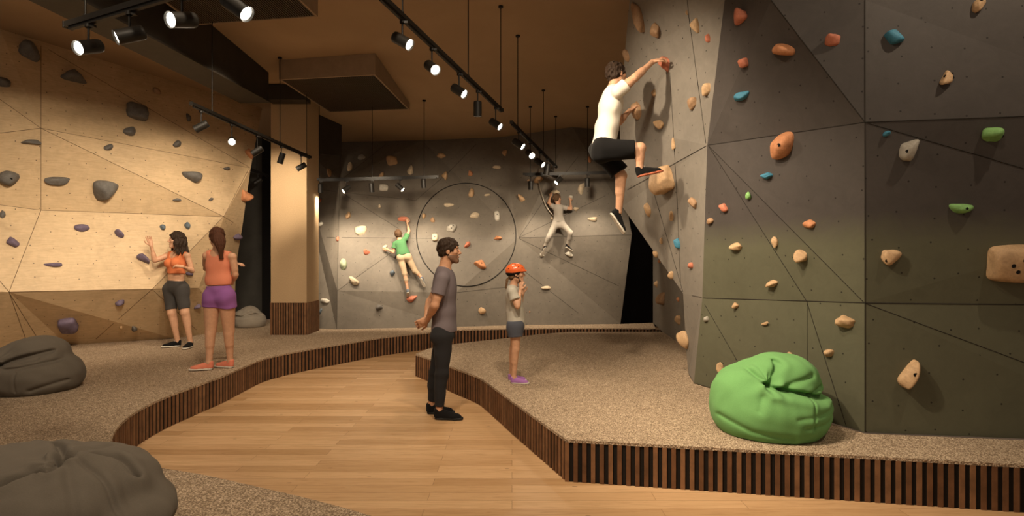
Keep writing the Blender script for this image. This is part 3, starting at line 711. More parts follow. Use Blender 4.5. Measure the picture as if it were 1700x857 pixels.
HOLDS = [
 (A_, 48,87,28,28,'grey','round dark grey hold highest on the plywood wall, near its upper left seam','o',20),
 (A_, 6,137,18,20,'grey','dark grey hold cut by the left picture edge, on the dim upper plywood','o',0),
 (A_, 121,129,38,27,'grey','triangular dark grey hold under the leftmost lit spotlight','d',180),
 (A_, 260,152,13,9,'brown','faint small brown hold high on the dim plywood near the ceiling','o',0),
 (A_, 227,187,32,27,'grey','rounded block shaped dark grey hold on the upper plywood, larger of the pair there','b',-8),
 (A_, 214,221,21,18,'grey','small grey hold just below the rounded block hold on the upper plywood','t',0),
 (A_, 52,237,27,14,'grey','curved flat grey hold left of the vertical plywood seam','k',-80),
 (A_, 178,246,13,12,'grey','thin tilted grey hold above the large tapered one on plywood','t',-35),
 (A_, 294,240,14,13,'grey','thin tilted grey hold below the start of the hanging track on plywood','t',-40),
 (A_, 313,196,8,15,'grey','narrow upright sliver hold left of the first plywood track spotlight','s',10),
 (A_, 14,296,35,28,'grey','broad grey hold at the left picture edge, middle of the plywood','o',-10,True),
 (A_, 95,301,34,16,'grey','flat oval grey hold between edge hold and the large tapered one','s',-6),
 (A_, 173,313,39,40,'grey','largest grey hold on the plywood, wide on top and tapering down','t',0),
 (A_, 322,293,35,22,'grey','half dome grey hold with flat top on the right of the plywood','t',0),
 (A_, 377,281,12,9,'grey','small grey hold right of the half dome hold near plywood edge','s',-40),
 (A_, 293,332,14,8,'grey','small flat grey hold on the long diagonal plywood seam','s',0),
 (A_, 350,331,8,6,'grey','tiny grey hold right of the diagonal seam below the half dome','s',-20),
 (A_, 407,327,19,22,'orange','orange hold on the right rim of the plywood wall','o',0),
 (A_, 414,257,14,15,'orange','dull orange hold on the plywood rim behind a black spotlight','o',30),
 (A_, 3,357,9,15,'grey','small grey hold sliced by the left picture edge above the purple wedge','o',0),
 (A_, 22,404,18,20,'purple','purple grey wedge hold near the left picture edge','t',20),
 (A_, 134,379,24,13,'purple','purple oval hold left of the centre of the bright plywood panel','s',-5),
 (A_, 197,388,14,16,'purple','purple egg shaped hold in the centre of the bright plywood panel','s',35),
 (A_, 270,377,9,11,'slate','small blue grey hold left above the dark haired woman','s',0),
 (A_, 312,376,11,13,'slate','small blue grey hold right above the dark haired woman','s',0),
 (A_, 394,393,14,12,'purple','small purple hold on the plywood right of the ponytail','s',10),
 (A_, 89,439,26,10,'purple','flat leaf shaped purple hold low on the bright plywood panel','k',100),
 (A_, 239,430,22,18,'purple','purple hold directly beside the raised forearm of the dark haired woman','t',30),
 (A_, 313,455,13,9,'purple','purple hold partly hidden by the elbow of the dark haired woman','s',0),
 (A_, 198,503,14,11,'purple','small purple hold on the shaded lower plywood panel','s',-30),
 (A_, 113,538,27,21,'purple','chunky purple barrel shaped hold lowest on the shaded plywood','b',8),
 (A_, 223,546,10,10,'grey','small grey knob low on the shaded plywood left of the woman','o',0),
 (A_, 329,508,12,9,'purple','purple knob on the lower plywood between the two women','s',0),
 (A_, 201,543,5,5,'tan','tiny tan screw on hold beside the grey knob','o',0),
 # back wall
 (B_, 548,287,14,14,'tan','rough tan hold above the track right beside the column','o',20),
 (B_, 600,262,13,11,'stone','pale grey hold highest on the left part of the back wall','o',0),
 (B_, 581,278,9,14,'cream','upright cream hold above the track, below the pale grey one','s',0),
 (B_, 650,268,20,14,'tan','orange tan oval hold above the track between two rods','s',5),
 (B_, 681,284,11,14,'cream','cream upright hold above the track near its right rod','p',0),
 (B_, 732,259,17,9,'tan','long tan hold near the top of the grey back wall','s',4),
 (B_, 739,293,12,14,'tan','orange tan hold right of the end of the back wall track','t',0),
 (B_, 634,291,10,8,'tan','small tan hold half hidden by the back wall track','s',-30),
 (B_, 781,288,8,9,'orange','small orange hold just above the thin ring','t',180),
 (B_, 825,278,14,6,'cream','flat cream hold upper right above the ring','s',0),
 (B_, 838,254,9,11,'tan','small tan hold near the ceiling above the right of the ring','t',0),
 (B_, 637,312,15,10,'white','white rectangular hold between two hanging track spotlights','b',0),
 (B_, 783,320,11,15,'tan','tan wedge hold inside the top of the ring','p',-20),
 (B_, 808,324,12,5,'cream','thin flat cream hold inside the ring at upper right','s',5),
 (B_, 744,341,19,7,'cream','long flat cream hold inside the ring at upper left','s',0),
 (B_, 703,359,8,10,'tan','small tan hold just inside the left of the ring','s',0),
 (B_, 718,366,9,8,'brown','faint brown hold inside the ring left','s',0),
 (B_, 787,360,18,11,'cream','cream oval hold in the middle of the ring','s',10),
 (B_, 825,359,9,15,'white','upright white block hold with one hole inside the ring','b',0,True),
 (B_, 749,380,18,15,'stone','grey round hold with several small holes inside the ring','s',0,[(-.35,.1),(.3,.2),(.0,-.4)]),
 (B_, 722,395,10,12,'cream','small cream block hold with one hole at lower left in the ring','b',0,True),
 (B_, 827,396,14,9,'orange','pale orange hold near the right rim of the ring','s',0),
 (B_, 776,407,11,11,'red','small red orange tilted hold right of the man head','s',-50),
 (B_, 798,440,23,17,'orange','largest orange pink hold inside the ring, in front of the man face','p',100,True),
 (B_, 798,516,15,12,'tan','pointed tan hold on the low back wall right of the man','t',0),
 (B_, 600,383,21,17,'cream','large cream oval hold left of the climbing child in green','s',10),
 (B_, 580,357,13,15,'tan','tan hold on the bright left triangle of the back wall','p',10),
 (B_, 608,419,13,9,'red','small red hold with a hole left of the child in green','s',10,True),
 (B_, 571,440,11,20,'pale','tall pale green hold near the left edge of the back wall','s',-10),
 (B_, 588,468,17,15,'cream','cream tapered hold lying across the diagonal fold','p',40),
 (B_, 629,510,12,11,'grey','round dark grey hold low on the back wall','s',0),
 (B_, 651,454,10,11,'slate','small blue grey hold left of the leg of the child in green','t',0),
 (B_, 682,497,23,15,'red','large red orange hold under the foot of the child in green','s',0),
 (B_, 669,364,18,8,'red','red orange flat hold gripped by the raised hand of the child in green','s',0),
 (B_, 638,412,10,9,'cream','cream hold gripped by the lower hand of the child in green','s',0),
 (B_, 533,372,9,10,'white','white round hold immediately right of the column','s',0),
 (B_, 541,501,18,11,'white','white oval hold low beside the column','s',5),
 (B_, 561,397,5,8,'red','tiny red hold on the left fold of the back wall','s',0),
 (B_, 532,333,5,7,'red','tiny dark red hold touching the column edge below the track','s',0),
 (B_, 532,518,6,11,'slate','faint dark blue hold lowest beside the column','s',0),
 (B_, 630,343,5,7,'cream','tiny cream hold below the middle of the back wall track','s',0),
 (B_, 894,299,16,10,'tan','tan oval hold behind the pale curved tube','s',0),
 (B_, 878,300,8,6,'tan','small tan hold left of the pale curved tube top','s',0),
 (B_, 865,329,15,13,'tan','tan tilted oval hold right of the ring top','s',40),
 (B_, 964,314,13,20,'cream','tall cream hold tilted right of the child in grey','p',-30),
 (B_, 978,265,7,12,'orange','small orange hold high up left of the climber hip','s',30),
 (B_, 984,364,17,9,'cream','cream hold right of the child in grey at waist height','p',100),
 (B_, 957,347,10,8,'cream','small cream wedge behind the arm of the child in grey','t',120),
 (B_, 921,320,17,8,'cream','flat cream hold gripped by the left hand of the child in grey','s',20),
 (B_, 947,328,9,8,'white','whitish hold gripped by the right hand of the child in grey','s',0),
 (B_, 917,363,9,7,'cream','small cream wedge at the waist of the child in grey','t',150),
 (B_, 946,423,16,10,'white','white flat hold under the right foot of the child in grey','s',28),
 (B_, 900,424,8,6,'white','small white foothold under the left foot of the child in grey','s',20),
 (B_, 906,478,18,8,'cream','flat cream hold right of the orange helmet','s',14),
 (B_, 879,518,5,8,'orange','tiny orange hold low behind the girl with the helmet','s',0),
 # side of the overhang
 (C_, 1061,30,18,54,'brown','tall brown hold highest on the overhang above the climber','s',0),
 (C_, 1088,49,20,29,'brown','dark brown hold beside the tall one on the upper overhang','o',0),
 (C_, 1040,92,13,22,'brown','dim brown hold on the outer rim of the overhang','s',0),
 (C_, 1105,105,21,38,'red','reddish hold the climber grips with his raised hand','t',0,[(0,.3)]),
 (C_, 1157,42,15,26,'tan','tan oval hold upper right on the side of the overhang','s',-10),
 (C_, 1141,21,5,8,'tan','tiny tan hold near the top seam of the overhang side','s',0),
 (C_, 1177,64,11,15,'red','small red hold beside the corner of the dark wall','o',10),
 (C_, 1087,155,8,13,'tan','small tan hold right of the climber between his hands','s',0),
 (C_, 1059,184,19,31,'brown','brown tan hold the climber grips with his lower hand','o',0),
 (C_, 1174,148,17,22,'tan','tan hold upper of the close pair left of the dark corner','s',-15),
 (C_, 1151,171,17,22,'brown','tan brown hold lower of the close pair left of the dark corner','o',10),
 (C_, 1096,206,20,19,'tan','tan rounded triangle hold right of the climber knee height','t',30),
 (C_, 1119,237,7,22,'tan','narrow upright tan hold above the big foothold','s',0),
 (C_, 1104,299,38,46,'tan','big tan boulder foothold under the climber raised shoe','b',10),
 (C_, 1151,334,15,26,'brown','brown tan hold right below the big boulder foothold','o',-8),
 (C_, 1077,349,13,25,'tan','tan upright hold left below the big boulder foothold','s',5),
 (C_, 1116,357,8,20,'tan','slim tan hold straight below the big boulder foothold','s',0),
 (C_, 1126,405,10,19,'blue','bright blue hold on the side of the overhang','o',0),
 (C_, 1149,440,11,14,'red','red round hold low on the overhang side near the corner','s',0),
 (C_, 1090,422,8,12,'tan','small tan hold on the lower rim of the overhang','s',0),
 (C_, 1096,434,7,8,'orange','small orange hold just under the overhang rim','s',0),
 (C_, 1116,457,8,14,'tan','small tan hold further down the overhang rim','s',-20),
 (C_, 1099,399,5,12,'tan','faint slim tan hold above the overhang rim','s',-15),
 (C_, 1091,471,7,16,'tan','slim tan hold on the recessed wall beside the black opening','s',0),
 (C_, 1101,497,16,26,'brown','large reddish tan hold on the recessed wall','o',15),
 (C_, 1127,498,7,9,'orange','tiny orange hold right on the recessed wall','s',0),
 (C_, 1128,530,12,19,'tan','tan hold lower right on the recessed wall','t',0),
 (C_, 1139,564,18,31,'tan','tan rounded hold lowest by the foot of the wall corner','s',0),
 # dark flank
 (C_, 1231,30,29,30,'red','red orange rounded hold highest on the dark flank','s',0),
 (C_, 1304,82,38,28,'orange','elongated orange brown hold on the dark upper flank','s',22),
 (C_, 1236,104,14,15,'red','small red block hold on the dark upper flank','b',0),
 (C_, 1231,161,28,17,'blue','blue oval hold on the dark upper flank','s',8),
 (C_, 1303,241,38,44,'orange','big orange egg shaped hold on the dark flank seam','s',-35,[(.3,.0)]),
 (C_, 1274,292,18,12,'blue','small blue hold under the big orange egg hold','t',0),
 (C_, 1243,325,12,14,'green','small green hold on the dark flank','o',0),
 (C_, 1203,345,13,15,'red','small red hold left of the green one on the dark flank','b',20),
 (C_, 1180,366,12,12,'brown','dull brown knob near the corner edge of the flank','s',0),
 (C_, 1344,372,21,15,'orange','orange tan hold where the grey turns to green','s',0),
 (C_, 1222,409,20,13,'tan','tan hold on the green paint near the flank corner','p',80),
 (C_, 1287,401,11,21,'tan','tan teardrop hold on the thin diagonal seam','p',170),
 (C_, 1330,425,22,22,'tan','round tan hold with a hole on the green flank','o',0,[(-.5,-.1)]),
 (C_, 1284,472,19,16,'tan','curved comma shaped tan hold on the green flank','k',-60),
 (C_, 1222,508,12,12,'tan','small round tan hold just below the horizontal seam','s',0),
 (C_, 1173,530,11,10,'stone','small grey hold by the lower corner edge','s',-20),
 (C_, 1269,539,21,13,'tan','tan bean shaped hold above the green bean bag','s',15),
 (C_, 1402,535,33,24,'tan','large smooth tan hold left of the vertical corner seam','s',-10),
 (C_, 1377,586,16,14,'tan','round tan hold on the diagonal seam right above the bean bag','s',0),
 (C_, 1312,588,11,11,'tan','tiny round tan hold just over the top of the green bean bag','s',0),
 (C_, 1199,612,14,20,'tan','slanted tan hold left of the green bean bag','k',30),
 (C_, 1264,613,22,10,'tan','tan hold peeking out behind the green bean bag','s',0),
 (C_, 1383,69,25,18,'red','red orange hold on the upper triangular panel','o',0),
 # right panels
 (C_, 1620,13,23,28,'tan','tan orange hold with a hole at the top right','t',-20,[(.2,.5)]),
 (C_, 1482,63,29,22,'blue','blue faceted hold on the upper right panel','b',25),
 (C_, 1572,129,25,28,'tan','tan hold with several holes on the upper right panel','o',0,[(-.4,0),(.35,.3),(.4,-.2)]),
 (C_, 1471,222,11,10,'blue','tiny blue hold near the star shaped seam junction','s',0),
 (C_, 1505,252,29,39,'stone','large grey stone hold with a slot hole','o',0,[(-.4,0)]),
 (C_, 1648,222,34,29,'green','bright green knobbly hold near the right edge','t',10,[(.4,-.2)]),
 (C_, 1594,346,37,18,'green','flat green hold in the middle of the right panel','s',0,[(.2,-.1)]),
 (C_, 1472,428,40,27,'tan','tan pear shaped hold on the olive right panel','p',95,[(-.2,-.3)]),
 (C_, 1690,437,82,62,'tan','huge tan block hold cut by the right picture edge','b',0,[(-.5,0),(-.2,.3),(-.3,-.3)]),
 (C_, 1510,620,36,47,'tan','tall tan hold lowest on the olive right panel','o',-25,[(0,.1)]),
]
for a in HOLDS: hold(*a)

# thin ring and curved tube on the back wall
def surf_px(wall, x, y, off):
    h = cast(wall, x, y); return h[0]+h[1]*off
pts = [surf_px(B_, 774+82.5*math.cos(t), 390-85.5*math.sin(t), .006) for t in [2*math.pi*k/120 for k in range(121)]]
mb = MB(); mb.tube(pts, .009, 8, cap=False); c = surf_px(B_, 774, 390, 0)
o = mb.build('wall_ring', M['black'], loc=c); tag(o, 'thin black ring fixed on the grey back wall around several holds', 'ring')
cur = [(897,282),(896,300),(898,318),(904,338),(912,352),(921,361),(932,366)]
mb = MB(); pp = []
for i in range(len(cur)-1):
    for k in range(5): pp.append((cur[i][0]+(cur[i+1][0]-cur[i][0])*k/5, cur[i][1]+(cur[i+1][1]-cur[i][1])*k/5))
pts = [surf_px(B_, x, y, .05) for x, y in pp]
for _ in range(4): pts = [pts[0]]+[(pts[i-1]+pts[i]*2+pts[i+1])/4 for i in range(1, len(pts)-1)]+[pts[-1]]
mb.tube(pts, .016, 10); o = mb.build('curved_tube', M['metal'], loc=pts[0]); tag(o, 'pale curved metal tube on the back wall beside the child in grey', 'tube')

# ------------------------------------------------------------------ bean bags
def fabric(name, c, scale=220, rough=.92, var=.16, bump=.35):
    n = NT(name); co = n.coord('Object'); a = n.noise(co, scale, 3, .7); b = n.noise(co, 6, 3)
    col = n.mix(.5, n.ramp(a, [(.3, mul(c, 1-var)), (.7, mul(c, 1+var))]), n.ramp(b, [(.3, mul(c, .92)), (.7, mul(c, 1.08))]))
    n.bump(a, bump, .003); n.b.inputs['Sheen Weight'].default_value = .03
    return n.fin(col, rough, .15)
def bean(label, X, Y, R, Hh, mat, h, lobes, pinch, folds, seed, wr=.004):
    e = empty('bean_bag', (X, Y, HP), label, 'bean bag'); s = SDF((X-R*1.2, Y-R*1.2, HP-.02), (X+R*1.2, Y+R*1.2, HP+Hh*1.3), h)
    s.ell((X, Y, HP+Hh*.34), (R, R*.95, Hh*.50), k=.001)
    s.ell((X, Y, HP+Hh*.16), (R*.93, R*.88, Hh*.36), k=.06)
    for (dx, dy, dz, rx, ry, rz, k) in lobes: s.ell((X+dx*R, Y+dy*R, HP+dz*Hh), (rx*R, ry*R, rz*Hh), k=k)
    sl, (x, y, z) = s.box(s.lo, s.lo+s.h*(s.n-1)); acc = np.zeros_like(s.d)
    for (cx, cy, cz, n_, amp, fall) in pinch:
        px, py, pz = X+cx*R, Y+cy*R, HP+cz*Hh; dx, dy, dz = x-px, y-py, z-pz; r = np.sqrt(dx*dx+dy*dy+dz*dz)
        ang = np.arctan2(dz*.8+dy*.6, dx); acc += amp*np.sin(n_*ang+2*np.sin(ang*2+seed)+r*9)*np.exp(-r/fall)*np.clip(r/.05, 0, 1)+.6*amp*2*np.exp(-(r/.045)**2)
    for (pl, dep, wd) in folds:      # creases: polylines seen from the front (x, z) or, with three values, from above (x, y)
        best = np.full(s.d.shape, 9., dtype=np.float32); topv = len(pl[0]) == 3
        U_, V_ = (x-X)/R, ((y-Y)/R if topv else (z-HP)/Hh)
        sv = R if topv else Hh
        for a, b in zip(pl[:-1], pl[1:]):
            au, av, bu, bv = a[0]*R, a[1]*sv, b[0]*R, b[1]*sv; du, dv = bu-au, bv-av; pu, pv = U_*R-au, V_*sv-av
            t = np.clip((pu*du+pv*dv)/(du*du+dv*dv), 0, 1); best = np.minimum(best, np.sqrt((pu-t*du)**2+(pv-t*dv)**2))
        wgt = np.clip((z-HP-.35*Hh)/(.3*Hh), 0, 1) if topv else np.clip((Y-y)/(.25*R), 0, 1)
        acc += wgt*(dep*np.exp(-(best/wd)**2)-dep*.30*np.exp(-((best-wd*2.6)/(wd*1.8))**2))
    s.d += acc.astype(np.float32)
    s.fold(wr, 28, seed, (1,1,.6)); s.cut((X, Y, HP+.002), (0,0,-1))
    s.build('cover', mat, e); return e
M['bb_green'] = fabric('green_cover', (.15, .34, .115)); M['bb_grey'] = fabric('taupe_grey_cover', (.135, .115, .092)); M['bb_pale'] = fabric('pale_grey_cover', (.30, .26, .21))
bean('bright green bean bag on the right platform in front of the dark wall', 1.93, 4.30, .425, .50, M['bb_green'], .006,
   [(.22,.05,.78,.64,.66,.37,.04), (-.42,.05,.60,.52,.62,.34,.08), (0,.3,.7,.7,.5,.3,.05)], [(-.26,-.50,.80,8,.010,.14)],
   [([(-.26,.74),(-.09,.71),(.26,.66),(.51,.60),(.66,.58),(.90,.60)], .040, .018), ([(-.26,.74),(-.16,.84),(-.08,.94),(.0,1.05)], .034, .017), ([(-.28,.75),(-.36,.84),(-.45,.95)], .018, .014), ([(-.06,.72),(.16,.81),(.51,.89)], .016, .018),
    ([(.41,.64),(.55,.69),(.72,.72)], .014, .012), ([(.39,.60),(.36,.45),(.34,.20)], .009, .008), ([(-.95,.28),(-.6,.15),(.0,.08)], .010, .016), ([(.06,.36),(.5,.40),(.91,.48)], .006, .014), ([(.2,.24),(.6,.26),(.93,.34)], .007, .014), ([(-.26,.72),(-.4,.62),(-.5,.45)], .008, .018)], 3, .004)
bean('dark taupe bean bag on the left platform at the left picture edge', -4.68, 5.62, .41, .46, M['bb_grey'], .007,
   [(.05,.05,.78,.62,.62,.36,.05), (-.45,-.1,.62,.48,.6,.32,.08)], [(-.30,-.6,.62,8,.009,.15)],
   [([(-1,.68),(-.68,.60),(-.32,.60),(.09,.74),(.57,.85)], .036, .018), ([(-.32,.60),(.0,.56),(.25,.57),(.74,.66)], .018, .015), ([(.28,.50),(.26,.12)], .008, .008), ([(.5,.12),(.93,.25)], .012, .014), ([(-.3,.62),(.2,.68),(.45,.72)], .010, .014), ([(-.9,.12),(0,.05)], .01, .016)], 5, .004)
BX, BY, BR = -2.12, 2.50, .58
def tb(*px): return [((G(x, y, .62).x-BX)/BR, (G(x, y, .62).y-BY)/BR, 0) for x, y in px]
bean('large dark taupe bean bag in the bottom left corner, nearest the viewer', BX, BY, BR, .37, M['bb_grey'], .0065,
   [(-.40,.15,.72,.62,.66,.38,.06), (.12,.24,.70,.62,.58,.38,.08), (.14,-.30,.68,.62,.58,.38,.08), (-.20,-.45,.72,.62,.52,.36,.06)], [(tb((107,795))[0][0], tb((107,795))[0][1], .95, 9, .008, .16)],
   [(tb((107,795),(81,814),(52,816),(0,838)), .034, .017), (tb((107,795),(98,765),(80,752)), .030, .017), (tb((107,795),(148,783),(193,776),(225,783)), .030, .016), (tb((107,795),(160,800),(200,816),(205,822)), .014, .014),
    (tb((107,797),(120,830),(125,857)), .012, .02), (tb((125,790),(165,770),(190,755)), .010, .016), (tb((107,795),(108,796)), .035, .03)], 9, .005)
bean('small pale grey bean bag by the dark passage behind the ponytailed woman', -4.93, 10.75, .29, .36, M['bb_pale'], .009,
   [(.0,.05,.70,.60,.6,.38,.05), (-.4,-.1,.6,.45,.5,.28,.05)], [(-.1,-.5,.8,6,.008,.12)], [([(-.8,.6),(-.1,.55),(.5,.68),(.8,.6)], .03, .015), ([(-.1,.6),(.3,.8)], .02, .015)], 12)

# ------------------------------------------------------------------ people
def skin_mat(name, c):
    n = NT(name); co = n.coord('Object'); a = n.noise(co, 40, 3)
    n.b.inputs['Subsurface Weight'].default_value = .0
    return n.fin(n.ramp(a, [(.3, mul(c, .92)), (.7, mul(c, 1.08))]), .5, .35)
def hair_mat(name, c):
    n = NT(name); co = n.coord('Object', (1,1,.25)); a = n.noise(co, 160, 4, .7)
    n.bump(a, .8, .006); return n.fin(n.ramp(a, [(.3, mul(c, .5)), (.55, c), (.75, mul(c, 1.6))]), .62, .18)
M['skin'] = skin_mat('fair_skin', (.56, .31, .19)); M['skin2'] = skin_mat('tanned_skin', (.50, .26, .15))
M['lips'] = simple('lips', (.42, .13, .10), .45, .05); M['eye'] = simple('eye_dark', (.05, .03, .02), .2, .0, bump=0); M['eyew'] = simple('eye_white', (.6, .55, .5), .3, 0, bump=0)
def npv(v): return np.array(v, dtype=np.float64)
def unit(v): v = npv(v); return v/(np.linalg.norm(v)+1e-9)

def hand(s, wrist, f, n, thumb, k=1.0, curl=.35, spread=.10, rs=1.0):
    """wrist, f: finger direction, n: direction the palm faces, thumb: +1/-1 side along f x n"""
    f = unit(f); n = unit(npv(n)-f*np.dot(n, f)); t = np.cross(f, n)*thumb; w = npv(wrist)
    offs = [.031, .011, -.010, -.029]; lens = [.066, .075, .070, .055]
    for o, L in zip(offs, lens):
        kn = w+(f*.090+t*o)*k; s.cone(w+(f*.012+t*o*.55)*k, kn, .0135*k*rs, .0115*k*rs, .010*k)
        p = kn; a = curl; d0 = unit(f+t*(o*spread/.03))
        for j, fr in enumerate((.45, .31, .24)):
            d = d0*math.cos(a)+n*math.sin(a); q = p+d*L*fr*k; s.cone(p, q, (.0095-.0009*j)*k*rs, (.0086-.0009*j)*k*rs, .003*k); p = q; a += curl*1.1
    s.cone(w-f*.01*k, w+f*.05*k, .020*k*rs, .020*k*rs, .015*k)
    b = w+(f*.022+t*.024)*k; m = b+unit(f*.62+t*.72+n*.30)*.040*k; e = m+unit(f*.85+t*.30+n*.35)*.032*k; g = e+unit(f*.9+t*.05+n*.45)*.022*k
    s.cone(b, m, .0145*k*rs, .0115*k*rs, .010*k); s.cone(m, e, .0112*k*rs, .0100*k*rs, .004*k); s.cone(e, g, .0098*k*rs, .0080*k*rs, .004*k)

def shoe(parent, ankle, toe, up_, k, mats, laces=True, L=.265, tread=False):
    """ankle, toe direction, up of the foot; mats = (upper, sole)"""
    d = unit(toe); u = unit(npv(up_)-d*np.dot(up_, d)); r = np.cross(d, u); a = npv(ankle); k = k*1.0
    so = a-u*.085*k                                    # centre of the heel on the ground
    heel = so-d*.045*k; tip = so+d*(L-.045)*k
    lo = np.minimum(heel, tip)-.12; hi = np.maximum(heel, tip)+.12; lo = np.minimum(lo, a-.09); hi = np.maximum(hi, a+.09)
    fr = np.array([r, d, u])
    s = SDF(lo, hi, .004)
    s.cone(so+u*.035*k-d*.012*k, so+u*.078*k-d*.012*k, .037*k, .038*k, .01*k)
    s.ell(so+d*.055*k+u*.030*k, (.040*k, .085*k, .045*k), fr, .02*k)
    s.ell(so+d*.140*k+u*.022*k, (.046*k, .070*k, .034*k), fr, .02*k)
    s.cone(so+u*.060*k+d*.02*k, so+u*.032*k+d*.12*k, .034*k, .026*k, .015*k)
    s.cut(so+u*.012*k, -u)
    s.cut(so+u*.100*k, unit(u-d*.0))
    s.build('shoe_upper', mats[0], parent)
    s = SDF(lo, hi, .004)
    for w, q in ((.036, .0), (.038, .05), (.044, .12), (.042, .165)): s.cone(so+d*(q-.005)*k+u*.006*k, so+d*(q+.02)*k+u*.006*k, w*k, w*k, .02*k)
    s.cut(so+u*.019*k, u); s.cut(so-u*.002*k, -u)
    s.build('shoe_sole', mats[1], parent)
    if laces:
        mb = MB()
        for i in range(4):
            c = so+d*(.050+.020*i)*k+u*(.0795-.0115*i)*k
            mb.tube([Vector(c-r*.020*k-u*.006*k), Vector(c), Vector(c+r*.020*k-u*.006*k)], .0028*k, 5)
        c = so+d*.040*k+u*.086*k
        for sg in (-1, 1): mb.tube([Vector(c), Vector(c+r*sg*.018*k+u*.010*k), Vector(c+r*sg*.024*k-u*.004*k), Vector(c+d*.008*k)], .0026*k, 5)
        mb.build('shoelace', mats[2] if len(mats) > 2 else mats[1], parent)

class Fig:
    def __init__(s, name, label, J, k, face, headup=(0,0,1), skin='skin', female=False, h=.0045, child=False, lw=1.0, ww=None):
        s.J = {a: npv(b) for a, b in J.items()}; s.k = k; s.lw = lw; s.ww = ww if ww else (.112 if female else .132); s.skin = skin; s.fem = female; s.h = h; s.child = child
        J = s.J; pel = (J['hipL']+J['hipR'])/2
        base = (min(J['ankL'][0], J['ankR'][0])+max(J['ankL'][0], J['ankR'][0]))/2
        s.e = empty(name, Vector(((J['ankL']+J['ankR'])/2)), label, 'person'); s.pel = pel
        s.up = unit(J['neck']-pel); rr = J['shR']-J['shL']; s.r = unit(rr-s.up*np.dot(rr, s.up)); s.f = np.cross(s.up, s.r)
        s.fr = np.array([s.r, s.f, s.up])
        hr = J['hipR']-J['hipL']; s.hr = unit(hr-s.up*np.dot(hr, s.up)); s.hf = np.cross(s.up, s.hr); s.hfr = np.array([s.hr, s.hf, s.up])
        s.F = unit(face); s.U = unit(npv(headup)-s.F*np.dot(headup, s.F)); s.R = np.cross(s.F, s.U); s.H = np.array([s.R, s.F, s.U])
        al = np.array(list(J.values()) if not isinstance(J, dict) else list(s.J.values())); s.lo = al.min(0)-.22; s.hi = al.max(0)+.22
        s.hk = k*(1.12 if child else 1.0)
    def hp(s, x, y, z): return s.J['head']+(s.R*x+s.F*y+s.U*z)*s.hk
    def sp(s, a, b, t): return s.J[a]*(1-t)+s.J[b]*t
    def torso(s, S_, g=0, cloth=False, belly=0, only=None):
        J, k = s.J, s.k; up, r, f = s.up, s.r, s.f; T = np.linalg.norm(J['neck']-s.pel)
        w = .92 if s.fem else 1.0
        ch = s.pel+up*T*.70; ab = s.pel+up*T*.36
        sw = np.linalg.norm(J['shR']-J['shL'])/2
        S_.ell(ch+f*.004*k, ((sw*.86)+g, .112*k*w+g, T*.30+g), s.fr, .03)
        S_.ell(s.pel+up*T*.84, ((sw*.80)+g, .085*k*w+g, T*.17+g), s.fr, .03)
        S_.ell(ab+f*.0, (s.ww*k+g+belly*.6, .094*k*w+g+belly, T*.30+g), s.fr, .04)
        if s.fem and not s.child:
            for sg in (-1, 1): S_.ell(ch+up*T*.0+f*.085*k+r*sg*.062*k, (.058*k+g, .055*k+g, .060*k+g), s.fr, .02)
        for a in ('shL', 'shR'):
            S_.cone(J['neck']-up*.02*k-f*.01*k, J[a]+up*.004, .046*k+g, .047*k*w+g, .03)
    def pelvis(s, S_, g=0):
        k = s.k; w = 1.06 if s.fem else 1.0; hw = np.linalg.norm(s.J['hipR']-s.J['hipL'])/2
        S_.ell(s.pel+s.up*.03*k, (hw+.060*k*w+g, .102*k+g, .13*k+g), s.hfr, .04)
        for sg, a in ((-1, 'hipL'), (1, 'hipR')):
            S_.ell(s.J[a]-s.hf*.030*k-s.up*.01*k, (.078*k+g, .085*k+g, .092*k+g), s.hfr, .04)
    def leg(s, S_, side, g=0, t0=0, t1=2.0, cap=False, kk=.02, flare=0):
        """t in 0..2 along thigh then shin"""
        J, k = s.J, s.k; w = s.lw; hip, kn, an = J['hip'+side], J['kne'+side], J['ank'+side]
        rt = lambda t: (.088*w+(.054*w-.088*w)*t)*k+g
        if t1 <= 1: S_.cone(hip, hip*(1-t1)+kn*t1, rt(0), rt(t1)+flare, kk, cap=cap); return
        S_.cone(hip, kn, rt(0), rt(1), kk)
        t = t1-1; sh = an-kn; back = -s.hf; cb = unit(np.cross(np.cross(unit(sh), s.hf), unit(sh)))
        lw = 1+(w-1)*.7; S_.cone(kn, kn+sh*t, .050*lw*k+g, (.050*lw-(.050*lw-.034)*t)*k+g+flare, kk, cap=cap)
        if t > .5 and not cap or g < .008: S_.cone(kn+sh*.12-cb*.014*k, kn+sh*.45-cb*.010*k, .046*lw*k+g*.8, .041*lw*k+g*.8, kk)
        elif cap and t > .5: S_.cone(kn+sh*.12-cb*.014*k, kn+sh*.45-cb*.010*k, .048*lw*k+g, .043*lw*k+g, kk)
    def arm(s, S_, side, g=0, t1=2.0, cap=False, flare=0):
        J, k = s.J, s.k; w = .82 if s.fem else 1.0
        if s.child: w = .9
        sh, el, wr = J['sh'+side], J['elb'+side], J['wri'+side]; rt = lambda t: (.050+(.038-.050)*t)*k*w+g
        if t1 <= 1: S_.cone(sh, sh*(1-t1)+el*t1, rt(0), rt(t1)+flare, .02, cap=cap); return
        S_.cone(sh, el, rt(0), rt(1), .02); d = wr-el
        S_.cone(sh+(el-sh)*.3, sh+(el-sh)*.7, .046*k*w+g, .043*k*w+g, .02)
        S_.cone(el, wr, .036*k*w+g, .0255*k*w+g, .015); S_.cone(el+d*.10, el+d*.42, .040*k*w+g, .036*k*w+g, .02)
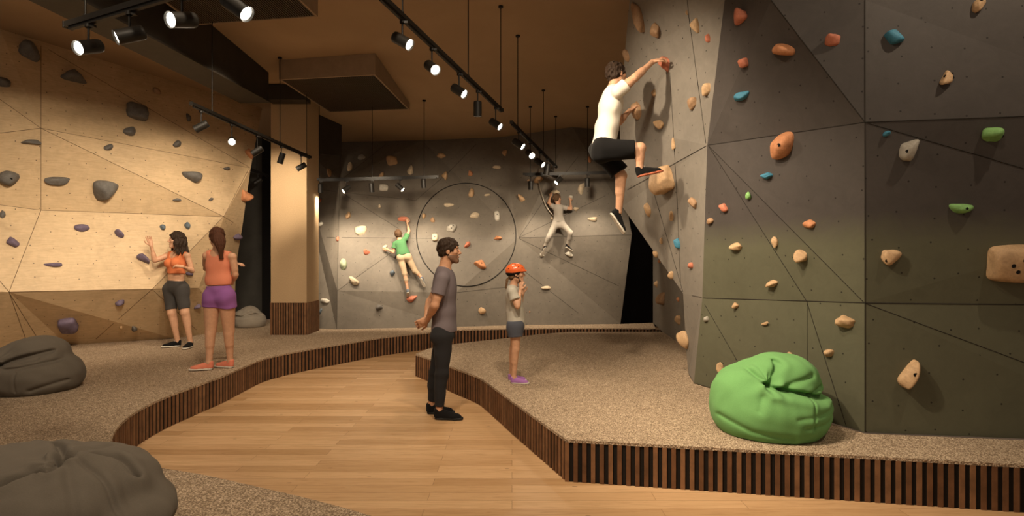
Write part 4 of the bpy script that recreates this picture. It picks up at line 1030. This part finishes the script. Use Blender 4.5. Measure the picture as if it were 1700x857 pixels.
    def body(s, hands, neckr=None):
        J, k, hk = s.J, s.k, s.hk; S_ = SDF(s.lo, s.hi, s.h)
        s.torso(S_); s.pelvis(S_)
        for a in 'LR': s.leg(S_, a); s.arm(S_, a)
        for side, d in (('L', s.footL), ('R', s.footR)):
            an = J['ank'+side]; t, u = unit(d[0]), unit(d[1]); S_.cone(an, an-u*.03*k, .036*k, .034*k, .01); S_.cone(an-u*.045*k-t*.02*k, an-u*.055*k+t*.13*k, .027*k, .020*k, .02)
        nr = neckr or (.046 if s.fem else .056)
        S_.cone(J['neck']-s.up*.01, s.hp(0,-.025,-.045), (nr+.006)*k, nr*hk*.95, .03)
        # head
        H = s.H
        S_.ell(s.hp(0,-.014,.032), (.074*hk, .094*hk, .086*hk), H, .02)
        S_.ell(s.hp(0,.024,-.040), (.056*hk, .064*hk, .076*hk), H, .03)
        for sg in (-1, 1):
            S_.cone(s.hp(sg*.046,.0,-.055), s.hp(sg*.014,.066,-.098), .020*hk, .016*hk, .02)
            S_.ell(s.hp(sg*.040,.056,-.014), (.024*hk, .026*hk, .020*hk), H, .02)
            S_.ell(s.hp(sg*.076,-.006,-.004), (.009*hk, .019*hk, .030*hk), H, .006)
            S_.ell(s.hp(sg*.030,.100,.012), (.017*hk, .016*hk, .011*hk), H, .008, sub=True)
        S_.cone(s.hp(-.012,.070,-.100), s.hp(.012,.070,-.100), .017*hk, .017*hk, .02)
        S_.cone(s.hp(-.032,.076,.034), s.hp(.032,.076,.034), .011*hk, .011*hk, .015)
        S_.cone(s.hp(0,.084,.018), s.hp(0,.108,-.022), .0070*hk, .0115*hk, .010)
        for sg in (-1, 1): S_.cone(s.hp(0,.100,-.026), s.hp(sg*.012,.094,-.027), .009*hk, .008*hk, .006)
        S_.cone(s.hp(-.018,.084,-.054), s.hp(.018,.084,-.054), .0075*hk, .0075*hk, .008)
        S_.cone(s.hp(-.015,.083,-.066), s.hp(.015,.083,-.066), .0080*hk, .0080*hk, .008)
        for side, a in hands.items(): hand(S_, J['wri'+side], *a[:3], k=k*(1.0 if not s.fem else .92), curl=a[3] if len(a) > 3 else .35)
        S_.build('body', M[s.skin], s.e)
        # eyes, brows, lips
        for sg in (-1, 1):
            q = SDF(s.hp(sg*.030,.086,.010)-.03, s.hp(sg*.030,.086,.010)+.03, .0022); q.ell(s.hp(sg*.030,.0825,.010), (.0120*hk, .0075*hk, .0058*hk), H, .001); o = q.build('eye', M['eyew'], s.e)
            q = SDF(s.hp(sg*.030,.090,.010)-.02, s.hp(sg*.030,.090,.010)+.02, .0018); q.ell(s.hp(sg*.030,.0862,.010), (.0058*hk, .0046*hk, .0056*hk), H, .001); i = q.build('iris', M['eye'], s.e); i.parent = o
        mb = MB(); mb.tube([Vector(s.hp(x, .0915-.25*abs(x), -.0595+.0)) for x in (-.022, -.012, 0, .012, .022)], [.002*hk, .0055*hk, .0062*hk, .0055*hk, .002*hk], 8); mb.build('lips', M['lips'], s.e)
    def brows(s, mat):
        for sg in (-1, 1):
            mb = MB(); mb.tube([Vector(s.hp(sg*x, .0905-.30*(x-.015), .030+z)) for x, z in ((.014, 0), (.024, .004), (.034, .004), (.044, -.002))], [.0025*s.hk, .0035*s.hk, .0032*s.hk, .0018*s.hk], 6); mb.build('eyebrow', mat, s.e)
    def eyewhite(s): pass
    def shirt(s, mat, name='t_shirt', hem=0., sleeve=.55, g=.013, belly=.008, neck=True, strap=False, tuck=None, seed=1, amp=.003, drop=.05, flare=.012):
        """hem: height above the hip joints of the lower edge"""
        J, k = s.J, s.k; S_ = SDF(s.lo, s.hi, .0055)
        s.torso(S_, g, belly=belly)
        if hem < .12: S_.ell(s.pel+s.up*.05*k, (np.linalg.norm(J['hipR']-J['hipL'])/2+.068*k+g, .112*k+g, .17*k), s.hfr, .04)
        S_.fold(amp, 26, seed, (1,1,.7)); S_.cut(s.pel+s.up*hem*k, -s.up)
        if strap:
            # tank top: scoops for arms and neck
            for sg, a in ((-1, 'shL'), (1, 'shR')):
                S_.ell(J[a]+s.r*sg*.020*k-s.up*.005, (.052*k, .13*k, .085*k), s.fr, .006, sub=True)
            S_.ell(J['neck']+s.f*.06*k+s.up*.0*k, (.070*k, .10*k, .10*k), s.fr, .006, sub=True)
            S_.ell(J['neck']-s.f*.07*k+s.up*.015*k, (.065*k, .09*k, .075*k), s.fr, .006, sub=True)
        else:
            for a in 'LR': s.arm(S_, a, g+.002, sleeve, True, flare)
            S_.ell(J['neck']+s.f*.02*k+s.up*.035*k, (.068*k, .085*k, .055*k), s.fr, .006, sub=True)
        return S_.build(name, mat, s.e)
    def trousers(s, mat, name='trousers', t1=1.92, g=.012, waist=.12, seed=2, amp=.0025, flare=0., h=.0055):
        S_ = SDF(s.lo, s.hi, h); s.pelvis(S_, g); k = s.k; T = np.linalg.norm(s.J['neck']-s.pel)
        S_.ell(s.pel+s.up*T*.30, (s.ww*k+g, .094*k+g, T*.28), s.fr, .04)
        S_.cut(s.pel+s.up*waist*k, s.up)
        for a in 'LR': s.leg(S_, a, g, 0, t1 if not isinstance(t1, dict) else t1[a], True, .025, flare)
        S_.fold(amp, 34, seed, (.6,.6,1.4)); S_.cut(s.pel+s.up*waist*k, s.up)
        return S_.build(name, mat, s.e)
    def cap(s, mat, grow=.010, fold=.003, freq=120, low=-.045, front=.055, hairline=.062, extra=(), name='hair', seed=3):
        hk = s.hk; c = s.J['head']; S_ = SDF(c-.22*hk, c+.22*hk, .004)
        g = grow
        S_.ell(s.hp(0,-.016,.034), (.076*hk+g, .097*hk+g, .088*hk+g), s.H, .01)
        S_.ell(s.hp(0,-.050,-.02), (.062*hk+g*.6, .050*hk+g*.6, .065*hk), s.H, .02)
        # clear the face
        S_.ell(s.hp(0,.105,-.030), (.085*hk, .085*hk, .088*hk), s.H, .008, sub=True)
        for sg in (-1, 1): S_.ell(s.hp(sg*.09,.035,-.055), (.05*hk, .045*hk, .05*hk), s.H, .006, sub=True)
        S_.cut(s.hp(0,0,low), -s.U)
        for a, b, ra, rb in extra: S_.cone(s.hp(*a), s.hp(*b), ra*hk, rb*hk, .015)
        S_.fold(fold, freq, seed, n=6); return S_.build(name, mat, s.e)
    def strands(s, mat, name, paths, seed=0, h=.004, k=.006):
        """paths: lists of (x, y, z, r) in head coordinates"""
        al = np.array([s.hp(*q[:3]) for p in paths for q in p]); S_ = SDF(al.min(0)-.06, al.max(0)+.06, h)
        for p in paths:
            for a, b in zip(p[:-1], p[1:]): S_.cone(s.hp(*a[:3]), s.hp(*b[:3]), a[3]*s.hk, b[3]*s.hk, k)
        return S_.build(name, mat, s.e)

def cloth(name, c, **kw): return fabric(name, c, 300, **kw)
C = dict(grey_tee=cloth('dark_grey_cotton', (.150, .122, .130)), jeans=cloth('black_denim', (.022, .021, .022)), black=cloth('black_cloth', (.007, .0065, .0065)), orange=cloth('orange_cotton', (.62, .18, .07)),
  coral=cloth('coral_cotton', (.70, .24, .14)), charcoal=cloth('charcoal_denim', (.050, .045, .042)), lilac=cloth('lilac_cotton', (.26, .10, .30)), white=cloth('white_cotton', (.70, .64, .55)),
  pale=cloth('pale_grey_cotton', (.42, .39, .33)), green=cloth('green_cotton', (.07, .18, .075)), beige=cloth('beige_cotton', (.42, .31, .20)), grey=cloth('light_grey_cotton', (.38, .34, .29)), denim=cloth('grey_blue_denim', (.075, .080, .100)),
  coralshoe=cloth('coral_canvas', (.66, .21, .13)), lilacshoe=cloth('lilac_canvas', (.36, .16, .42)), sole=simple('white_rubber', (.60, .55, .47), .6, .05), blacksole=simple('black_rubber', (.015, .014, .013), .6, .05),
  redsole=simple('red_brown_rubber', (.42, .12, .06), .6, .2), bluegrey=cloth('blue_grey_canvas', (.12, .14, .17)), blue=simple('blue_canvas', (.03, .22, .42), .6, .1))
M['stubble'] = skin_mat('stubble', (.17, .088, .052))
HR = dict(dark=hair_mat('dark_brown_hair', (.035, .020, .012)), brown=hair_mat('chestnut_hair', (.085, .032, .016)), light=hair_mat('light_brown_hair', (.16, .09, .045)), mid=hair_mat('brown_hair', (.10, .055, .028)))

# standing man in profile on the wooden floor
def pj(d, Y0): return {k: P(v[0], v[1], Y0+(v[2] if len(v) > 2 else 0)) for k, v in d.items()}
m = Fig('person', 'man in dark grey t-shirt and black jeans standing on the wooden floor, hands clasped behind', pj(dict(
  head=(746,417,0), neck=(738,447,0), shL=(741,461,.19), shR=(734,464,-.19), elbL=(714,500,.25), elbR=(722,507,-.24), wriL=(707,530,.06), wriR=(709,532,-.09),
  hipL=(738,555,.095), hipR=(736,556,-.095), kneL=(724,615,.10), kneR=(734,618,-.09), ankL=(716,672,.12), ankR=(729,678,-.08)), 5.72), 1.02, (1,0,0.02), skin='skin2')
m.J['ankL'][2] = .095; m.J['ankR'][2] = .095
m.footL = ((1,.05,0),(0,0,1)); m.footR = ((1,-.08,0),(0,0,1))
m.body(dict(R=((-.72,.25,-.35),(.2,.9,.3),1,.55), L=((-.7,-.35,-.45),(.3,-.9,.1),-1,.6)))
m.shirt(C['grey_tee'], hem=.035, sleeve=.60, belly=.014, amp=.0035); m.trousers(C['jeans'], 'jeans', t1=1.90, g=.010, waist=.10, amp=.004)
m.cap(HR['dark'], .012, .006, 150, low=-.050); m.brows(HR['dark'])
hk = m.hk; S_ = SDF(m.J['head']-.16, m.J['head']+.16, .004); S_.ell(m.hp(0,.024,-.045), (.0585*hk, .0665*hk, .0775*hk), m.H, .02)
for sg in (-1, 1): S_.cone(m.hp(sg*.046,.0,-.055), m.hp(sg*.014,.066,-.098), .0225*hk, .0185*hk, .02)
S_.cone(m.hp(-.012,.070,-.100), m.hp(.012,.070,-.100), .019*hk, .019*hk, .02); S_.cut(m.hp(0,0,-.008), unit(m.U+m.F*.36)); S_.build('beard', M['stubble'], m.e)
for a, f in (('ankL', m.footL), ('ankR', m.footR)): shoe(m.e, m.J[a], f[0], f[1], 1.06, (C['black'], C['blacksole'], C['black']))

# girl with helmet
g = Fig('person', 'girl in orange helmet, pale t-shirt and denim shorts standing on the right platform', pj(dict(
  head=(857,455,0), neck=(852,477,0), shL=(855,484,.12), shR=(851,486,-.12), elbL=(862,508,.13), elbR=(859,509,-.17), wriL=(868,487,.07), wriR=(864,482,-.10),
  hipL=(858,543,.065), hipR=(856,543,-.065), kneL=(853,578,.07), kneR=(856,580,-.06), ankL=(849,621,.09), ankR=(853,627,-.04)), 5.92), .72, (1,0,0.02), child=True, female=True, h=.0042)
g.J['ankL'][2] = g.J['ankR'][2] = HP+.063
g.footL = ((1,.1,0),(0,0,1)); g.footR = ((1,-.1,0),(0,0,1))
g.body(dict(R=((.12,.10,1),(.6,.8,0),-1,.45), L=((-.05,-.2,1),(.3,-.9,0),1,.6)))
g.shirt(C['pale'], hem=.03, sleeve=.55, g=.014, belly=.022, flare=.014); g.trousers(C['denim'], 'shorts', t1=.42, g=.016, waist=.10, flare=.008)
g.cap(HR['light'], .004, .002, 120, low=-.085); g.brows(HR['light'])
g.strands(HR['light'], 'ponytail', [[(x,-.095,-.04,.010),(x*1.2,-.120,-.075,.016),(x*1.4,-.125,-.12,.014),(x*1.2,-.135,-.165,.010),(x,-.130,-.205,.005)] for x in (-.012, .0, .014)])
g.strands(HR['light'], 'hair_lock', [[(.055,.045,-.075,.008),(.060,.060,-.12,.012),(.055,.066,-.17,.011),(.05,.064,-.22,.005)]])
M['helmet'] = simple('orange_helmet_shell', (.72, .13, .03), .28, .04, bump=0, spec=.6)
hk = g.hk; c = g.J['head']; S_ = SDF(c-.2, c+.2, .004)
S_.ell(g.hp(0,-.012,.045), (.100*hk, .128*hk, .096*hk), g.H, .01); S_.cut(g.hp(0,0,.020), unit(-g.U+g.F*.12))
S_.ell(g.hp(0,.085,.040), (.075*hk, .055*hk, .014*hk), g.H, .012); S_.ell(g.hp(0,-.02,.03), (.084*hk, .106*hk, .070*hk), g.H, .004, sub=True)
S_.build('helmet_shell', M['helmet'], g.e)
S_ = SDF(c-.2, c+.2, .004); S_.ell(g.hp(0,-.030,.012), (.092*hk, .106*hk, .052*hk), g.H, .01); S_.cut(g.hp(0,.035,0), unit(g.F+g.U*.5)); S_.cut(g.hp(0,0,.030), g.U); S_.cut(g.hp(0,0,-.035), -g.U); S_.build('helmet_liner', C['black'], g.e)
for sg in (-1, 1):
    mb = MB(); mb.tube([Vector(g.hp(sg*.084,.040,.03)), Vector(g.hp(sg*.072,.030,-.04)), Vector(g.hp(sg*.045,.040,-.095)), Vector(g.hp(0,.058,-.122))], .0055*hk, 6)
    mb.tube([Vector(g.hp(sg*.088,-.045,.01)), Vector(g.hp(sg*.078,.0,-.035)), Vector(g.hp(sg*.072,.028,-.045))], .005*hk, 6); mb.build('chin_strap', C['black'], g.e)
mb = MB()
for (x, y, z) in ((.075,.04,.09),(.090,-.03,.08),(.075,-.09,.07),(.05,.0,.125),(.055,.08,.075)):
    for sg in (-1, 1):
        q = Vector(g.hp(sg*x, y-.012, z-.0)); cc = Vector(g.hp(0,-.012,.045)); dd = (q-cc).normalized(); 
        loc = np.array([x*sg, y, z-.045]); sc = 1/np.sqrt((loc[0]/.100)**2+(loc[1]/.128)**2+(loc[2]/.096)**2); q = Vector(g.hp(loc[0]*sc, loc[1]*sc-.012, loc[2]*sc+.045)); mb.tube([q-dd*.006, q+dd*.001], .007*hk, 10)
mb.build('helmet_vent', M['void'], g.e)
for a, f in (('ankL', g.footL), ('ankR', g.footR)): shoe(g.e, g.J[a], f[0], f[1], .72, (C['lilacshoe'], C['sole'], C['sole']))

# woman facing left with raised hand
w = Fig('person', 'dark haired woman in orange crop top and charcoal shorts raising one hand by the plywood', pj(dict(
  head=(293,399,-.02), neck=(294,419,0), shR=(279,424,.02), shL=(311,425,-.04), elbR=(257,433,-.10), elbL=(319,450,-.02), wriR=(251,408,-.16), wriL=(303,443,-.24),
  hipR=(283,480,.03), hipL=(301,480,-.03), kneR=(285,520,-.02), kneL=(307,519,-.08), ankR=(295,567,.02), ankL=(316,568,-.05)), 8.28), .965, (-.80,-.60,.02), female=True, h=.005, lw=1.14, ww=.125)
w.J['ankL'][2] = w.J['ankR'][2] = HP+.088
w.footR = ((-.85,-.5,0),(0,0,1)); w.footL = ((.1,-1,0),(0,0,1))
w.body(dict(R=((-.22,-.1,1),(.35,-.93,0),-1,.18), L=((-1,-.25,.2),(.1,.4,-1),-1,.5)))
w.shirt(C['orange'], 'crop_top', hem=.235, g=.009, belly=.010, strap=True, amp=.003, seed=4); w.trousers(C['charcoal'], 'denim_shorts', t1=.86, g=.006, waist=.13, flare=.004, amp=.003)
w.cap(HR['dark'], .014, .005, 110, low=-.075); w.brows(HR['dark'])
rs = np.random.RandomState(2); ps = []
for i in range(26):
    a = math.radians(rs.uniform(75, 285)+180*0); ang = a; x0, y0 = .082*math.cos(ang-math.pi/2+math.pi)*1.0, -.02-.085*abs(math.sin(i*.37))
    x0 = .085*math.sin(math.radians(-115+i*9.2)); y0 = -.015-.095*math.cos(math.radians(-115+i*9.2)); p_ = []
    L = rs.uniform(.19, .25); ph = rs.uniform(0, 6)
    for j in range(9):
        t = j/8; fl = 1+.45*t; p_.append((x0*fl+.012*math.sin(ph+t*9), y0*fl+.010*math.cos(ph+t*9), .02-L*t, .017*(1-.55*t)+.002))
    ps.append(p_)
w.strands(HR['dark'], 'curly_hair', ps, k=.004, h=.0045)
for a, f in (('ankL', w.footL), ('ankR', w.footR)): shoe(w.e, w.J[a], f[0], f[1], .92, (C['black'], C['sole'], C['sole']))

# woman seen from behind
v = Fig('person', 'woman with long ponytail, coral tank top and lilac shorts seen from behind', pj(dict(
  head=(360,395,.02), neck=(361,418,.0), shL=(343,425,.0), shR=(386,427,.0), elbL=(342,446,.24), elbR=(391,456,.02), wriL=(385,438,.36), wriR=(385,470,.20),
  hipL=(352,493,.0), hipR=(376,493,.0), kneL=(350,549,.0), kneR=(380,549,.06), ankL=(347,604,-.02), ankR=(382,601,.10)), 6.60), .985, (-.55,.83,.0), female=True, h=.0045, lw=1.13, ww=.135)
v.J['ankL'][2] = v.J['ankR'][2] = HP+.09
v.footL = ((-.95,-.25,0),(0,0,1)); v.footR = ((-.75,.2,0),(0,0,1))
v.body(dict(L=((1,.1,-.02),(0,.2,-1),1,.25), R=((-.6,.3,.5),(-.5,-.3,-.3),1,.5)))
v.shirt(C['coral'], 'tank_top', hem=.14, g=.009, belly=.012, strap=True, amp=.004, seed=6); v.trousers(C['lilac'], 'shorts', t1=.30, g=.005, waist=.13, flare=.010, amp=.004)
v.cap(HR['brown'], .009, .0035, 120, low=-.065, extra=[((0,-.10,.045),(0,-.135,.045),.026,.022)]); v.brows(HR['brown'])
ps = []
for i in range(12):
    a = i/12*6.28; q = []
    for j in range(10):
        t = j/9; rr = (.012+.040*math.sin(math.pi*min(1, t*1.15)**.8))*(1-.2*t); q.append((rr*math.cos(a)+.03*t+.008*math.sin(t*7+a), -.125-.045*math.sin(t*2.2)+rr*.6*math.sin(a), .055-.30*t, .014*(1-.6*t)+.003))
    ps.append(q)
v.strands(HR['brown'], 'ponytail', ps, k=.004)
for a, f in (('ankL', v.footL), ('ankR', v.footR)): shoe(v.e, v.J[a], f[0], f[1], .94, (C['coralshoe'], C['sole'], C['sole']))

# climbing man on the overhang
def wy(wall, x, y, off=0):
    h = cast(wall, x, y); return h[0].y-off
yh, yl, yf = wy(C_, 1100,92), wy(C_, 1055,182), wy(C_, 1098,285)
c = Fig('person', 'man in white t-shirt and black shorts climbing the overhanging side of the dark wall', {
  'head': P(1024,124,5.86), 'neck': P(1018,148,5.84), 'shR': P(1026,152,5.64), 'shL': P(1018,156,6.02), 'elbR': P(1053,130,5.62), 'wriR': P(1083,103,yh-.14), 'elbL': P(1027,203,6.25), 'wriL': P(1045,184,yl-.12),
  'hipR': P(1003,251,5.70), 'hipL': P(1000,250,5.89), 'kneR': P(1063,246,5.60), 'kneL': P(1032,292,5.86), 'ankR': P(1062,279,5.62), 'ankL': P(1027,352,5.94)}, 1.0, (.85,.45,.15), (-.1,0,1), h=.0045)
c.footR = ((.97,.10,.22),(-.22,0,.97)); c.footL = ((.55,.1,-.80),(.80,.1,.55))
c.body(dict(R=((.85,.15,.32),(.25,.2,-1),-1,.40), L=((.70,.30,.50),(.6,.2,-.6),1,.40)))
c.shirt(C['white'], hem=.02, sleeve=.50, belly=.012, amp=.004, seed=9); c.trousers(C['black'], 'shorts', t1=.86, g=.024, waist=.09, flare=.014, amp=.005)
c.cap(HR['dark'], .012, .006, 150, low=-.050); c.brows(HR['dark'])
shoe(c.e, c.J['ankR'], c.footR[0], c.footR[1], 1.0, (C['black'], C['redsole'], C['sole'])); shoe(c.e, c.J['ankL'], c.footL[0], c.footL[1], 1.0, (C['black'], C['sole'], C['sole']))

def onwall(d, off):
    return {k: P(v[0], v[1], wy(B_, v[0], v[1])-(v[2] if len(v) > 2 else off)) for k, v in d.items()}
# child in green climbing
ch = Fig('person', 'child in green t-shirt and beige trousers climbing the left of the back wall', onwall(dict(
  head=(661,390,.22), neck=(664,400,.22), shL=(656,405,.20), shR=(673,397,.19), elbL=(653,419,.17), elbR=(679,384,.16), wriL=(643,414,.09), wriR=(676,370,.08),
  hipL=(665,428,.20), hipR=(677,427,.20), kneL=(672,455,.17), kneR=(689,450,.14), ankL=(677,482,.13), ankR=(701,462,.14)), .2), .70, (-.5,.86,.1), (-.25,0,1), child=True, h=.0048)
ch.footL = ((-.2,.85,-.5),(-.15,.5,.85)); ch.footR = ((.35,.35,-.85),(.2,.85,.45))
ch.body(dict(L=((-.95,.25,.15),(0,1,-.1),1,.3), R=((-.05,.3,.95),(0,1,-.2),-1,.3)))
ch.shirt(C['green'], hem=.05, sleeve=.55, g=.012, belly=.012); ch.trousers(C['beige'], t1=1.45, g=.010, waist=.12)
ch.cap(HR['mid'], .010, .005, 120, low=-.07); ch.brows(HR['mid'])
for a, f in (('ankL', ch.footL), ('ankR', ch.footR)): shoe(ch.e, ch.J[a], f[0], f[1], .72, (C['bluegrey'], C['sole'], C['sole']), laces=False)

# child in grey climbing
d = Fig('person', 'child in pale grey top and trousers climbing the right of the back wall', onwall(dict(
  head=(925,330,.24), neck=(927,341,.23), shL=(919,344,.20), shR=(936,345,.20), elbL=(911,337,.17), elbR=(948,347,.18), wriL=(914,326,.09), wriR=(947,334,.10),
  hipL=(922,373,.20), hipR=(933,373,.20), kneL=(912,392,.22), kneR=(947,386,.24), ankL=(904,410,.13), ankR=(942,407,.13)), .2), .72, (.75,.62,.05), (0,0,1), child=True, female=True, h=.0048)
d.footL = ((-.35,.55,-.75),(-.1,.7,.7)); d.footR = ((.75,.45,-.45),(.3,.3,.9))
d.body(dict(L=((.25,.35,.9),(0,1,-.2),1,.3), R=((-.05,.35,.93),(0,1,-.2),-1,.3)))
d.shirt(C['grey'], hem=.06, sleeve=.45, g=.008, belly=.004); d.trousers(C['grey'], t1=1.92, g=.008, waist=.12)
d.cap(HR['mid'], .008, .003, 120, low=-.06, extra=[((-.02,-.10,.0),(-.02,-.125,-.005),.026,.022)]); d.brows(HR['mid'])
for a, f in (('ankL', d.footL), ('ankR', d.footR)): shoe(d.e, d.J[a], f[0], f[1], .72, (C['black'], C['sole'], C['blue']), laces=True)
